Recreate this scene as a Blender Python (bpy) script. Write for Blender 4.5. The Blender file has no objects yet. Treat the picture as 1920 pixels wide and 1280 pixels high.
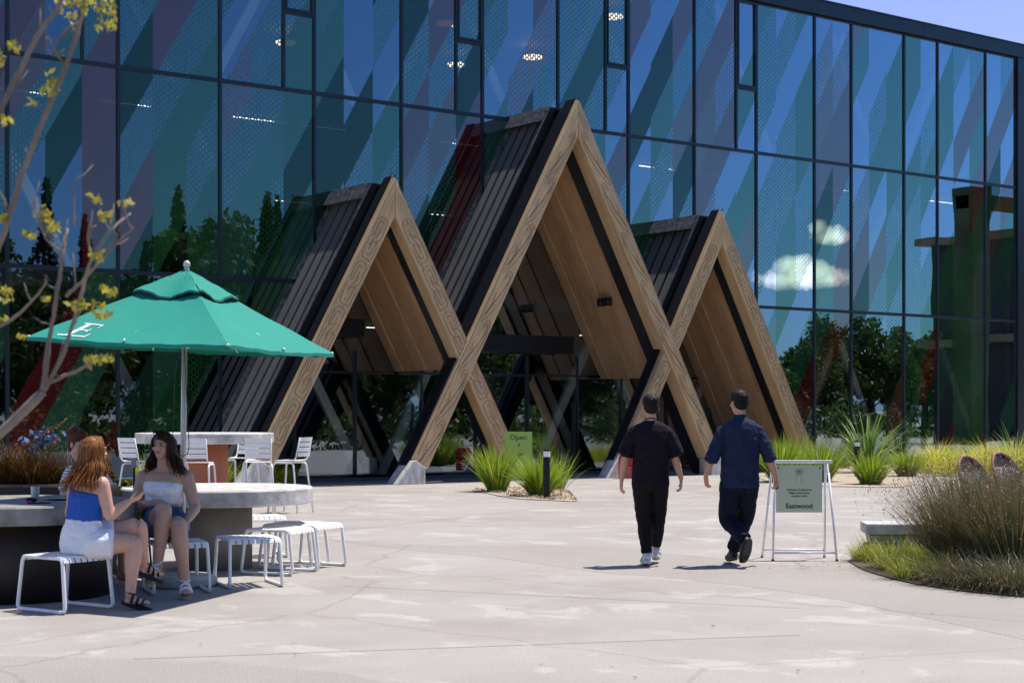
import bpy, bmesh, math, random
from mathutils import Vector, Matrix, noise
R_ = math.radians
sc = bpy.context.scene
C = sc.collection
random.seed(7)

# ---------------------------------------------------------------- camera, sky, sun, exposure
FX, FY = math.cos(R_(53.28)), math.sin(R_(53.28))       # horizontal viewing direction
FOC, HOR, CH = 3043.0, 774.0, 1.55
cam = bpy.data.objects.new('camera', bpy.data.cameras.new('camera')); C.objects.link(cam)
cam.location = (0, 0, CH); cam.rotation_euler = (R_(90), 0, R_(-36.72))
cam.data.lens = 57.06; cam.data.sensor_width = 36; cam.data.shift_y = 0.0698
cam.data.clip_end = 3000
cam.data.dof.use_dof = True; cam.data.dof.focus_distance = 19; cam.data.dof.aperture_fstop = 4.5
sc.camera = cam
SUN_EL = R_(69.5); SUNV = Vector((.9965*math.cos(SUN_EL), -.08*math.cos(SUN_EL), math.sin(SUN_EL))).normalized()
sun = bpy.data.objects.new('sun', bpy.data.lights.new('sun', 'SUN')); C.objects.link(sun)
sun.data.energy = 5.0; sun.data.angle = R_(0.5); sun.data.color = (1, .95, .87)
sun.rotation_euler = SUNV.to_track_quat('Z', 'Y').to_euler()
sc.view_settings.view_transform = 'Standard'; sc.view_settings.look = 'None'
sc.view_settings.exposure = 0.36; sc.view_settings.gamma = 1; sc.view_settings.use_curve_mapping = False
sc.cycles.max_bounces = 8; sc.cycles.transparent_max_bounces = 16; sc.cycles.caustics_reflective = False; sc.cycles.caustics_refractive = False

class NT:
    def __init__(s, tree): s.t = tree; tree.nodes.clear()
    def n(s, kind, **kw):
        o = s.t.nodes.new(kind)
        for k, v in kw.items():
            if k.startswith('i_'):
                o.inputs[int(k[2:]) if k[2:].isdigit() else k[2:].replace('_', ' ')].default_value = v
            else: setattr(o, k, v)
        return o
    def l(s, a, b): s.t.links.new(a, b)
    def m(s, op, a, b=None, c=None, clamp=False):
        o = s.t.nodes.new('ShaderNodeMath'); o.operation = op; o.use_clamp = clamp
        for i, v in enumerate((a, b, c)):
            if v is None: continue
            if isinstance(v, (int, float)): o.inputs[i].default_value = v
            else: s.l(v, o.inputs[i])
        return o.outputs[0]
    def mix(s, f, a, b, typ='RGBA', blend='MIX'):
        o = s.t.nodes.new('ShaderNodeMix'); o.data_type = typ
        if typ == 'RGBA': o.blend_type = blend
        ia, ib, out = (6, 7, 2) if typ == 'RGBA' else (2, 3, 0)
        for i, v in ((0, f), (ia, a), (ib, b)):
            if isinstance(v, (int, float)): o.inputs[i].default_value = v
            elif isinstance(v, tuple): o.inputs[i].default_value = v if len(v) == 4 else v + (1,)
            else: s.l(v, o.inputs[i])
        return o.outputs[out]
    def ramp(s, f, stops, interp='LINEAR'):
        o = s.t.nodes.new('ShaderNodeValToRGB'); o.color_ramp.interpolation = interp
        e = o.color_ramp.elements
        while len(e) < len(stops): e.new(.5)
        for k, (p, c) in enumerate(stops):
            e[k].position = p; e[k].color = (c, c, c, 1) if isinstance(c, (int, float)) else c + (1,)
        s.l(f, o.inputs[0]); return o.outputs[0]

# sky: Nishita, deep polarised blue towards -Y, two small cumulus low in the south-east
w = bpy.data.worlds.new('World'); sc.world = w; w.use_nodes = True
g = NT(w.node_tree)
sky = g.n('ShaderNodeTexSky', sky_type='NISHITA', sun_disc=False, sun_elevation=SUN_EL, sun_rotation=math.atan2(SUNV.x, SUNV.y), altitude=300, air_density=1.0, dust_density=.6, ozone_density=1.3)
tc = g.n('ShaderNodeTexCoord'); sep = g.n('ShaderNodeSeparateXYZ'); g.l(tc.outputs['Generated'], sep.inputs[0])
dx, dy, dz = sep.outputs
az = g.m('ARCTAN2', dy, dx); hyp = g.m('SQRT', g.m('ADD', g.m('MULTIPLY', dx, dx), g.m('MULTIPLY', dy, dy)))
el = g.m('ARCTAN2', dz, hyp)
nz = g.n('ShaderNodeTexNoise', i_Scale=95.0, i_Detail=8.0, i_Roughness=.62); g.l(tc.outputs['Generated'], nz.inputs['Vector'])
dens = None
for (ca, ce, wa, we) in ((-.7560, .0815, .031, .0075), (-.760, .088, .013, .0095), (-.747, .085, .012, .008), (-.7392, .108, .014, .0065), (-.745, .112, .008, .006), (-.700, .034, .035, .004), (-1.9, .3, .3, .03), (.2, .35, .3, .05), (2.5, .3, .5, .06)):
    q = g.m('ADD', g.m('POWER', g.m('ABSOLUTE', g.m('DIVIDE', g.m('SUBTRACT', az, ca), wa)), 2), g.m('POWER', g.m('ABSOLUTE', g.m('DIVIDE', g.m('SUBTRACT', el, ce), we)), 2))
    q = g.m('SUBTRACT', 1, q)
    dens = q if dens is None else g.m('MAXIMUM', dens, q)
dens = g.m('ADD', dens, g.m('MULTIPLY', g.m('SUBTRACT', nz.outputs[0], .5), 1.9))
cf = g.ramp(dens, ((.0, 0.0), (.95, 1.0)))
south = g.m('MULTIPLY', g.ramp(g.m('MULTIPLY_ADD', dy, -.5, .5), ((.42, 0.0), (.75, 1.0))), 1)
deep = g.mix(south, (1.2, 1.08, 1.38), (.44, .78, 1.25))
skyc = g.mix(1.0, sky.outputs[0], deep, blend='MULTIPLY')
skyc = g.mix(cf, skyc, (26, 26, 26.5))
bg = g.n('ShaderNodeBackground', i_Strength=.094); g.l(skyc, bg.inputs[0])
out = g.n('ShaderNodeOutputWorld'); g.l(bg.outputs[0], out.inputs[0])

# ---------------------------------------------------------------- materials
def mat(name):
    m = bpy.data.materials.new(name); m.use_nodes = True
    return m, NT(m.node_tree)
def finish(g, bsdf):
    o = g.n('ShaderNodeOutputMaterial'); g.l(bsdf, o.inputs[0]); return o
_mats = {}
def pm(name, col, rough=.6, var=.12, scale=8, bump=.0, bscale=60, metal=0, spec=.5, coat=0, stretch=(1, 1, 1), sss=0, col2=None, detail=4):
    if name in _mats: return _mats[name]
    m, g = mat(name)
    b = g.n('ShaderNodeBsdfPrincipled'); tc = g.n('ShaderNodeTexCoord'); mp = g.n('ShaderNodeMapping', i_Scale=stretch)
    g.l(tc.outputs['Object'], mp.inputs[0])
    nz = g.n('ShaderNodeTexNoise', i_Scale=scale, i_Detail=float(detail), i_Roughness=.6); g.l(mp.outputs[0], nz.inputs['Vector'])
    f = g.ramp(nz.outputs[0], ((.3, 0.0), (.7, 1.0)))
    a = tuple(c*(1-var) for c in col); bb = col2 or tuple(min(1, c*(1+var)) for c in col)
    g.l(g.mix(f, a, bb), b.inputs['Base Color'])
    b.inputs['Roughness'].default_value = rough; b.inputs['Metallic'].default_value = metal
    b.inputs['Specular IOR Level'].default_value = spec; b.inputs['Coat Weight'].default_value = coat
    if sss: b.inputs['Subsurface Weight'].default_value = sss; b.inputs['Subsurface Radius'].default_value = (.02, .008, .005); b.inputs['Subsurface Scale'].default_value = .5
    if bump:
        n2 = g.n('ShaderNodeTexNoise', i_Scale=bscale, i_Detail=5.0); g.l(mp.outputs[0], n2.inputs['Vector'])
        bp = g.n('ShaderNodeBump', i_Strength=bump, i_Distance=.02); g.l(n2.outputs[0], bp.inputs['Height']); g.l(bp.outputs[0], b.inputs['Normal'])
    finish(g, b.outputs[0]); _mats[name] = m; return m
def emit(name, col, s):
    m, g = mat(name); e = g.n('ShaderNodeEmission', i_Color=col+(1,), i_Strength=s); finish(g, e.outputs[0]); return m

def timber(name, ang, c1, c2, knots=True):
    m, g = mat(name); b = g.n('ShaderNodeBsdfPrincipled', i_Roughness=.62)
    b.inputs['Specular IOR Level'].default_value = .3
    tc = g.n('ShaderNodeTexCoord'); mp = g.n('ShaderNodeMapping'); mp.inputs['Rotation'].default_value = (0, ang, 0); mp.vector_type = 'TEXTURE'
    g.l(tc.outputs['Object'], mp.inputs[0])
    m2 = g.n('ShaderNodeMapping', i_Scale=(14, 14, .9)); g.l(mp.outputs[0], m2.inputs[0])
    nz = g.n('ShaderNodeTexNoise', i_Scale=1.6, i_Detail=8.0, i_Roughness=.65, i_Distortion=.4); g.l(m2.outputs[0], nz.inputs['Vector'])
    m3 = g.n('ShaderNodeMapping', i_Scale=(1.2, 1.2, .5)); g.l(mp.outputs[0], m3.inputs[0])
    n3 = g.n('ShaderNodeTexNoise', i_Scale=1.2, i_Detail=3.0); g.l(m3.outputs[0], n3.inputs['Vector'])
    f = g.m('ADD', g.m('MULTIPLY', nz.outputs[0], .65), g.m('MULTIPLY', n3.outputs[0], .35))
    col = g.ramp(f, ((.32, c1), (.62, c2)))
    if knots:
        m4 = g.n('ShaderNodeMapping', i_Scale=(2.2, 2.2, .9)); g.l(mp.outputs[0], m4.inputs[0])
        v = g.n('ShaderNodeTexVoronoi', i_Scale=1.4); g.l(m4.outputs[0], v.inputs['Vector'])
        k = g.ramp(v.outputs['Distance'], ((.03, 1.0), (.10, 0.0)))
        col = g.mix(g.m('MULTIPLY', k, .55), col, tuple(c*.35 for c in c1))
    g.l(col, b.inputs['Base Color'])
    bp = g.n('ShaderNodeBump', i_Strength=.35, i_Distance=.012); g.l(nz.outputs[0], bp.inputs['Height']); g.l(bp.outputs[0], b.inputs['Normal'])
    finish(g, b.outputs[0]); return m
ANG = math.atan(.55)
W_L = timber('timber_left', ANG, (.34, .22, .11), (.64, .45, .25)); W_R = timber('timber_right', -ANG, (.34, .22, .11), (.64, .45, .25))
W_C = timber('timber_ceiling', -ANG, (.36, .21, .11), (.62, .39, .21))
W_CL = timber('timber_ceiling_left', ANG, (.36, .21, .11), (.62, .39, .21))
W_BR = timber('timber_brace', 0, (.70, .62, .48), (.86, .78, .62), False)
CARVE = pm('carved_groove', (.15, .088, .045), .8, .3, 30)
BLACK = pm('black_cladding', (.010, .010, .012), .5, .3, 6, .1, spec=.25)
STEEL = pm('black_steel', (.016, .016, .018), .35, .2, 5)
CHAR = pm('charred_board', (.10, .099, .094), .7, .35, 2.2, .3, 20, stretch=(5, 5, .6), col2=(.21, .205, .195), detail=6)
CHAR = timber('charred_board', math.atan(.55), (.085, .083, .078), (.150, .145, .134), False)
CAPM = pm('charred_cap', (.055, .055, .055), .36, .5, 9, .8, 14, detail=7, col2=(.17, .17, .17))
CONC = pm('concrete', (.42, .41, .39), .8, .22, 3, .25, 30)
CONC_Y = pm('concrete_footing', (.55, .50, .42), .8, .3, 5, .3, 30, stretch=(1.5, 1.5, .5), col2=(.76, .75, .73))
CONC_T = pm('concrete_table', (.46, .43, .40), .7, .3, 6, .25, 24, col2=(.66, .64, .60))
PEDG = pm('pedestal_render', (.30, .27, .235), .85, .15, 4, .2, 40)
CONC_SHADE = pm('shaded_concrete', (.20, .185, .16), .7, .35, 5, .25, 24, col2=(.33, .31, .28))  # darker copy of the table concrete: parasol shade put into the left tabletop's colour
TERRA = pm('terracotta_pedestal', (.50, .17, .09), .7, .12, 3)
WHITE = pm('white_powder_coat', (.84, .84, .83), .35, .05, 12)
DARKBR = pm('dark_planter_metal', (.022, .014, .011), .6, .35, 4, .1)
MULL = pm('dark_mullion', (.010, .013, .020), .3, .2, 3)

# facade glass: mirror-like coating over a printed pattern of leaning ribbons
MOD = 0.775; XE = 43.8; YF = 31.9
def glass_pattern(name, patterned=True):
    m, g = mat(name); tc = g.n('ShaderNodeTexCoord'); sp = g.n('ShaderNodeSeparateXYZ'); g.l(tc.outputs['Object'], sp.inputs[0])
    X, Y, Z = sp.outputs
    s = g.m('FLOOR', g.m('DIVIDE', g.m('SUBTRACT', X, XE-60*MOD), MOD))
    t = g.m('SUBTRACT', Z, g.m('MULTIPLY', g.m('SUBTRACT', X, 0), 1.78))
    def wn(vec):
        o = g.n('ShaderNodeTexWhiteNoise', noise_dimensions='3D'); g.l(vec, o.inputs[0]); return o.outputs[0]
    def comb(a, b, c=0.0):
        o = g.n('ShaderNodeCombineXYZ')
        for i, v in enumerate((a, b, c)):
            if isinstance(v, (int, float)): o.inputs[i].default_value = v
            else: g.l(v, o.inputs[i])
        return o.outputs[0]
    tt = g.m('DIVIDE', g.m('ADD', t, 200), 1.42)
    # jitter of band edges, per strip parity
    b = g.m('FLOOR', g.m('ADD', tt, g.m('MULTIPLY', wn(comb(g.m('FLOOR', g.m('DIVIDE', s, 2)), 3.1)), .35)))
    run = g.m('FLOOR', g.m('DIVIDE', g.m('ADD', s, g.m('MULTIPLY', wn(comb(b, 7.7)), 4)), 1.34))
    h = wn(comb(b, run, 1.3)); h2 = wn(comb(b, run, 5.9)); h3 = wn(comb(s, b, 9.1))
    green = (.014, .060, .018); teal = (.022, .075, .040); deepg = (.008, .028, .014); maroon = (.075, .008, .010); brown = (.085, .036, .022); grey = (.10, .13, .13)
    col = g.ramp(h, ((0.0, green), (.30, teal), (.52, deepg), (.64, brown), (.74, green), (.81, maroon)), 'CONSTANT')
    cover = g.ramp(h2, ((0, 0.0), (.33, 1.0)), 'CONSTANT')
    dotty = g.ramp(h3, ((0, 1.0), (.62, 0.0)), 'CONSTANT')
    maro = g.m('GREATER_THAN', h, .81)
    deepm = g.m('MULTIPLY', g.m('GREATER_THAN', h, .52), g.m('LESS_THAN', h, .64))
    dotty = g.m('MULTIPLY', dotty, g.m('SUBTRACT', 1, g.m('MAXIMUM', maro, deepm)))
    PX, PZ = .074, .125
    row = g.m('MULTIPLY', g.m('FLOOR', g.m('DIVIDE', X, PX)), .5)
    u = g.m('SUBTRACT', g.m('FRACT', g.m('DIVIDE', X, PX)), .5); v = g.m('SUBTRACT', g.m('FRACT', g.m('ADD', g.m('DIVIDE', Z, PZ), row)), .5)
    rr = g.m('SQRT', g.m('ADD', g.m('MULTIPLY', u, u), g.m('MULTIPLY', v, v)))
    hole = g.m('LESS_THAN', rr, .36)
    P = g.m('MULTIPLY', cover, g.m('SUBTRACT', 1, g.m('MULTIPLY', dotty, g.m('MULTIPLY', hole, .88))))
    if not patterned: P = g.m('MULTIPLY', P, 0)
    tr = g.n('ShaderNodeBsdfTransparent', i_Color=(.80, .86, .88, 1))
    df = g.n('ShaderNodeBsdfDiffuse'); g.l(col, df.inputs[0])
    tl = g.n('ShaderNodeBsdfTransparent'); g.l(g.mix(.5, col, (.1, .1, .1)), tl.inputs[0])
    fr = g.n('ShaderNodeMixShader', i_0=.15); g.l(df.outputs[0], fr.inputs[1]); g.l(tl.outputs[0], fr.inputs[2])
    base = g.n('ShaderNodeMixShader'); g.l(P, base.inputs[0]); g.l(tr.outputs[0], base.inputs[1]); g.l(fr.outputs[0], base.inputs[2])
    # coated reflection; the frit takes some of it away
    pane = wn(comb(g.m('FLOOR', g.m('DIVIDE', s, 3)), g.m('FLOOR', g.m('DIVIDE', Z, 4.24)), 2.2))
    gl = g.n('ShaderNodeBsdfGlossy', i_Roughness=.0); g.l(g.mix(P, (.64, .74, .86), g.mix(.26, (.62, .76, .68), g.mix(1.0, col, (7, 7, 12), blend='MULTIPLY'))), gl.inputs[0])
    bn = g.n('ShaderNodeTexNoise', i_Scale=.55, i_Detail=1.0); g.l(tc.outputs['Object'], bn.inputs['Vector'])
    bp = g.n('ShaderNodeBump', i_Strength=.2, i_Distance=.012); g.l(bn.outputs[0], bp.inputs['Height'])
    oi = g.n('ShaderNodeObjectInfo'); wt = g.n('ShaderNodeTexWhiteNoise', noise_dimensions='1D'); g.l(oi.outputs['Random'], wt.inputs['W'])
    v1 = g.n('ShaderNodeVectorMath', operation='SUBTRACT'); g.l(wt.outputs['Color'], v1.inputs[0]); v1.inputs[1].default_value = (.5, .5, .5)
    v2 = g.n('ShaderNodeVectorMath', operation='SCALE'); g.l(v1.outputs[0], v2.inputs[0]); v2.inputs['Scale'].default_value = .0045
    v3 = g.n('ShaderNodeVectorMath', operation='ADD'); g.l(bp.outputs[0], v3.inputs[0]); g.l(v2.outputs[0], v3.inputs[1]); v4 = g.n('ShaderNodeVectorMath', operation='NORMALIZE'); g.l(v3.outputs[0], v4.inputs[0]); g.l(v4.outputs[0], gl.inputs['Normal'])
    lw = g.n('ShaderNodeLayerWeight', i_Blend=.5)
    fac = g.m('ADD', .19, g.m('MULTIPLY', g.m('POWER', lw.outputs['Facing'], 1.2), 1.25), clamp=True)
    fac = g.m('MULTIPLY', fac, g.m('SUBTRACT', 1.0, g.m('MULTIPLY', P, g.m('ADD', .30, g.m('MULTIPLY', deepm, .32)))))
    ms = g.n('ShaderNodeMixShader'); g.l(fac, ms.inputs[0]); g.l(base.outputs[0], ms.inputs[1]); g.l(gl.outputs[0], ms.inputs[2])
    finish(g, ms.outputs[0]); return m
GLASS = glass_pattern('facade_glass'); CLEAR = glass_pattern('clear_glass', False)

# ---------------------------------------------------------------- mesh helpers
class MB:
    def __init__(s): s.v = []; s.f = []
    def add(s, vs, fs):
        o = len(s.v); s.v += [tuple(v) for v in vs]; s.f += [tuple(i+o for i in f) for f in fs]
    def box(s, x0, x1, y0, y1, z0, z1):
        s.hexa([(x0, y0, z0), (x1, y0, z0), (x1, y1, z0), (x0, y1, z0)], [(x0, y0, z1), (x1, y0, z1), (x1, y1, z1), (x0, y1, z1)])
    def hexa(s, a, b):
        s.add(list(a)+list(b), [(3, 2, 1, 0), (4, 5, 6, 7), (0, 1, 5, 4), (1, 2, 6, 5), (2, 3, 7, 6), (3, 0, 4, 7)])
    def prism_xz(s, poly, y0, y1):
        n = len(poly)
        s.add([(x, y0, z) for x, z in poly]+[(x, y1, z) for x, z in poly],
              [tuple(range(n)), tuple(range(2*n-1, n-1, -1))]+[(i, i+n, (i+1) % n+n, (i+1) % n) for i in range(n)])
    def prism_xy(s, poly, z0, z1):
        n = len(poly)
        s.add([(x, y, z0) for x, y in poly]+[(x, y, z1) for x, y in poly],
              [tuple(range(n-1, -1, -1)), tuple(range(n, 2*n))]+[(i, (i+1) % n, (i+1) % n+n, i+n) for i in range(n)])
    def tube(s, pts, r, n=8, closed=False, cap=True):
        pts = [Vector(p) for p in pts]; k = len(pts)
        rs = r if isinstance(r, (list, tuple)) else [r]*k
        prev = None; rings = []
        for i in range(k):
            if closed: T = pts[(i+1) % k]-pts[i-1]
            else: T = pts[min(i+1, k-1)]-pts[max(i-1, 0)]
            if T.length < 1e-9: T = Vector((0, 0, 1))
            T.normalize()
            if prev is None:
                a = Vector((0, 0, 1)) if abs(T.z) < .9 else Vector((1, 0, 0)); N = T.cross(a).normalized()
            else: N = (prev-T*prev.dot(T)); N = N.normalized() if N.length > 1e-6 else T.orthogonal().normalized()
            prev = N; B = T.cross(N)
            rings.append([pts[i]+(N*math.cos(a)+B*math.sin(a))*rs[i] for a in [2*math.pi*j/n for j in range(n)]])
        vs = [v for rg in rings for v in rg]; fs = []
        for i in range(k-1 if not closed else k):
            i2 = (i+1) % k
            for j in range(n): fs.append((i*n+j, i*n+(j+1) % n, i2*n+(j+1) % n, i2*n+j))
        if cap and not closed: fs += [tuple(range(n-1, -1, -1)), tuple((k-1)*n+j for j in range(n))]
        s.add(vs, fs)
    def lathe(s, prof, n=32, c=(0, 0)):
        vs = []; fs = []; k = len(prof)
        for (r, z) in prof:
            for j in range(n): a = 2*math.pi*j/n; vs.append((c[0]+r*math.cos(a), c[1]+r*math.sin(a), z))
        for i in range(k-1):
            for j in range(n): fs.append((i*n+j, i*n+(j+1) % n, (i+1)*n+(j+1) % n, (i+1)*n+j))
        fs += [tuple(range(n-1, -1, -1)), tuple((k-1)*n+j for j in range(n))]
        s.add(vs, fs)
    def ell(s, c, rx, ry, rz, rot=None, n=14, m=10):
        c = Vector(c); vs = []; fs = []
        for i in range(1, m):
            th = math.pi*i/m
            for j in range(n):
                p = Vector((rx*math.sin(th)*math.cos(2*math.pi*j/n), ry*math.sin(th)*math.sin(2*math.pi*j/n), rz*math.cos(th)))
                vs.append(c+(rot @ p if rot else p))
        t = len(vs); vs += [c+(rot @ Vector((0, 0, rz)) if rot else Vector((0, 0, rz))), c-(rot @ Vector((0, 0, rz)) if rot else Vector((0, 0, rz)))]
        for i in range(m-2):
            for j in range(n): fs.append((i*n+j, (i+1)*n+j, (i+1)*n+(j+1) % n, i*n+(j+1) % n))
        for j in range(n): fs += [(t, j, (j+1) % n), (t+1, (m-2)*n+(j+1) % n, (m-2)*n+j)]
        s.add(vs, fs)
    def loft(s, pts, rw, rd, side, n=16, sub=4, power=2.0):
        """closed tube of elliptical sections; side = direction of the wide axis"""
        pts = [Vector(p) for p in pts]; side = [Vector(side)]*len(pts) if not isinstance(side, list) else [Vector(q) for q in side]
        P = []; W = []; D = []; S = []
        k = len(pts)
        def cr(a, b, c, d, t): return (b*2+(c-a)*t+(a*2-b*5+c*4-d)*t*t+(b*3-a-c*3+d)*t*t*t)*.5
        for i in range(k-1):
            for q in range(sub):
                t = q/sub; i0, i1, i2, i3 = max(i-1, 0), i, i+1, min(i+2, k-1)
                P.append(cr(pts[i0], pts[i1], pts[i2], pts[i3], t)); W.append(cr(rw[i0], rw[i1], rw[i2], rw[i3], t)); D.append(cr(rd[i0], rd[i1], rd[i2], rd[i3], t)); S.append(side[i1].lerp(side[i2], t))
        P.append(pts[-1]); W.append(rw[-1]); D.append(rd[-1]); S.append(side[-1])
        vs = []; fs = []; K = len(P)
        for i in range(K):
            T = (P[min(i+1, K-1)]-P[max(i-1, 0)]).normalized(); A = (S[i]-T*S[i].dot(T)).normalized(); B = T.cross(A)
            for j in range(n):
                a = 2*math.pi*j/n; ca, sa = math.cos(a), math.sin(a)
                ca = math.copysign(abs(ca)**(2/power), ca); sa = math.copysign(abs(sa)**(2/power), sa)
                vs.append(P[i]+A*ca*W[i]+B*sa*D[i])
        for i in range(K-1):
            for j in range(n): fs.append((i*n+j, i*n+(j+1) % n, (i+1)*n+(j+1) % n, (i+1)*n+j))
        T0 = (P[0]-P[1]).normalized(); T1 = (P[-1]-P[-2]).normalized()
        a = len(vs); vs += [P[0]+T0*min(W[0], D[0])*.35, P[-1]+T1*min(W[-1], D[-1])*.35]
        for j in range(n): fs += [(a, (j+1) % n, j), (a+1, (K-1)*n+j, (K-1)*n+(j+1) % n)]
        s.add(vs, fs)
    def build(s, name, m, parent=None, smooth=False, bevel=0, loc=None):
        me = bpy.data.meshes.new(name); me.from_pydata(s.v, [], s.f); me.validate()
        bm = bmesh.new(); bm.from_mesh(me); bmesh.ops.recalc_face_normals(bm, faces=bm.faces); bm.to_mesh(me); bm.free()
        me.materials.append(m)
        o = bpy.data.objects.new(name, me); C.objects.link(o)
        if parent is not None: o.parent = parent
        if smooth: me.shade_smooth()
        if bevel:
            b = o.modifiers.new('bevel', 'BEVEL'); b.width = bevel; b.segments = 2; b.limit_method = 'ANGLE'; b.angle_limit = R_(40)
        if loc is not None: o.location = loc
        return o
def bake(o):
    dg = bpy.context.evaluated_depsgraph_get(); dg.update(); me = bpy.data.meshes.new_from_object(o.evaluated_get(dg))
    o.modifiers.clear(); o.data = me; return o
def blob(name, mb, m, parent, voxel=.0065, smooth=4, wr=0, wsc=9, seed=0):
    o = mb.build(name, m, None)
    r = o.modifiers.new('r', 'REMESH'); r.mode = 'VOXEL'; r.voxel_size = voxel; r.use_smooth_shade = True
    q = o.modifiers.new('s', 'SMOOTH'); q.iterations = smooth; q.factor = .5
    bake(o); o.data.shade_smooth()
    if not o.data.materials: o.data.materials.append(m)
    if wr:
        me = o.data; ns = [v.normal.copy() for v in me.vertices]
        for v, nn in zip(me.vertices, ns):
            p = v.co; a = noise.noise(Vector((p.x*wsc+seed, p.y*wsc, p.z*wsc*.8)))+.5*noise.noise(Vector((p.x*wsc*2.3, p.y*wsc*2.3+seed, p.z*wsc*3.1)))
            v.co = p+nn*(1-abs(a)*2)*wr
    o.parent = parent; return o
def tag(o, label=None, cat=None, group=None, kind=None):
    if label: o['label'] = label
    if cat: o['category'] = cat
    if group: o['group'] = group
    if kind: o['kind'] = kind
    return o
def empty(name, loc, rz=0, label=None, cat=None, group=None):
    o = bpy.data.objects.new(name, None); C.objects.link(o); o.location = loc; o.rotation_euler = (0, 0, rz); o.empty_display_size = .2
    return tag(o, label, cat, group)
def copy_tree(o, parent=None):
    c = o.copy(); C.objects.link(c); c.parent = parent
    for ch in list(o.children): copy_tree(ch, c)
    return c
CY = R_(-36.72)
def ray(px): a = (px-960)/FOC; return Vector((FX+FY*a, FY-FX*a, 0))
def at(px, d, py=None):
    """world point d metres ahead of the lens plane, measured off the photograph"""
    r = ray(px)*d; return Vector((r.x, r.y, CH+(HOR-py)*d/FOC if py is not None else 0))
def gp(px, py): return at(px, FOC*CH/(py-HOR))
def onY(px, Y, py=None):
    r = ray(px); d = Y/r.y; return Vector((r.x*d, Y, CH+(HOR-py)*d/FOC if py is not None else 0))

# ---------------------------------------------------------------- ground
def ground_mat(name, agg):
    m, g = mat(name); b = g.n('ShaderNodeBsdfPrincipled', i_Roughness=.85); tc = g.n('ShaderNodeTexCoord')
    b.inputs['Specular IOR Level'].default_value = .25
    def nz(s, d, sc=(1, 1, 1), rot=-.6, dist=0.0):
        mp = g.n('ShaderNodeMapping', i_Scale=sc); mp.inputs['Rotation'].default_value = (0, 0, rot); g.l(tc.outputs['Object'], mp.inputs[0])
        o = g.n('ShaderNodeTexNoise', i_Scale=s, i_Detail=float(d), i_Roughness=.6, i_Distortion=dist); g.l(mp.outputs[0], o.inputs['Vector']); return o.outputs[0]
    big = g.ramp(nz(.35, 5, (1, 1, 1)), ((.35, 0.0), (.65, 1.0)))
    if agg: c = g.mix(big, (.300, .272, .240), (.345, .315, .282))
    else:
        c = g.mix(big, (.290, .262, .232), (.345, .315, .283))
        mid = g.ramp(nz(.8, 6, (1, 1.1, 1), .4), ((.42, 0.0), (.62, 1.0)))
        c = g.mix(g.m('MULTIPLY', mid, .5), c, (.375, .346, .314))
        st = g.ramp(nz(1.0, 7, (1.3, 1.0, 1), .3, .5), ((.56, 0.0), (.63, 1.0)))
        c = g.mix(g.m('MULTIPLY', st, .3), c, (.55, .53, .50))
        dk = g.ramp(nz(.6, 6, (1, 1.3, 1), -.9, .5), ((.60, 0.0), (.72, 1.0)))
        c = g.mix(g.m('MULTIPLY', dk, .55), c, (.25, .22, .195))
    fine = g.ramp(nz(90 if agg else 55, 3), ((.32, 0.0), (.68, 1.0)))
    crk = g.n('ShaderNodeTexVoronoi', i_Scale=.33, feature='DISTANCE_TO_EDGE'); wv = g.n('ShaderNodeTexNoise', i_Scale=1.5, i_Detail=5.0); g.l(tc.outputs['Object'], wv.inputs['Vector']); g.l(g.mix(.25, tc.outputs['Object'], wv.outputs['Color']), crk.inputs['Vector'])
    c = g.mix(g.m('MULTIPLY', g.ramp(crk.outputs['Distance'], ((.0, 1.0), (.006, 0.0))), .35), c, (.16, .14, .12))
    c = g.mix(.75 if agg else .3, c, g.mix(fine, (.62, .62, .62), (1.3, 1.3, 1.3)), blend='MULTIPLY')
    v = g.n('ShaderNodeTexVoronoi', i_Scale=1.3); g.l(tc.outputs['Object'], v.inputs['Vector'])
    sp = g.ramp(v.outputs['Distance'], ((.018, 1.0), (.03, 0.0))); c = g.mix(g.m('MULTIPLY', sp, .6), c, (.12, .10, .09))
    g.l(c, b.inputs['Base Color'])
    bp = g.n('ShaderNodeBump', i_Strength=.5 if agg else .25, i_Distance=.006); g.l(fine, bp.inputs['Height']); g.l(bp.outputs[0], b.inputs['Normal'])
    finish(g, b.outputs[0]); return m
GC = ground_mat('plaza_concrete', False); GA = ground_mat('exposed_aggregate', True)
mb = MB(); mb.add([(-400, -400, 0), (600, -400, 0), (600, 400, 0), (-400, 400, 0)], [(0, 1, 2, 3)])
tag(mb.build('ground', GC), kind='structure')
def sheet(name, pts, z, m, kind='structure'):
    mb = MB(); mb.add([(p.x, p.y, z) for p in pts], [tuple(range(len(pts)))]); o = mb.build(name, m)
    for p in o.data.polygons:
        if p.normal.z < 0: p.flip()
    return tag(o, kind=kind)
def smooth_pts(P, n=8):
    out = []
    k = len(P)
    for i in range(k-1):
        a, b, c, d = P[max(i-1, 0)], P[i], P[i+1], P[min(i+2, k-1)]
        for q in range(n):
            t = q/n; out.append((b*2+(c-a)*t+(a*2-b*5+c*4-d)*t*t+(b*3-a-c*3+d)*t*t*t)*.5)
    out.append(P[-1]); return out
up = [gp(x, y) for x, y in ((560, 1003), (700, 1016), (850, 1022), (1100, 1025), (1290, 1040), (1440, 1056), (1590, 1056), (1720, 1030), (1990, 1010))]
lo = [gp(x, y) for x, y in ((1990, 1215), (1700, 1150), (1500, 1112), (1250, 1082), (1120, 1072), (950, 1048), (800, 1034), (680, 1020), (560, 1006))]
sheet('path', smooth_pts(up)+smooth_pts(lo), .0012, GA)
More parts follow.
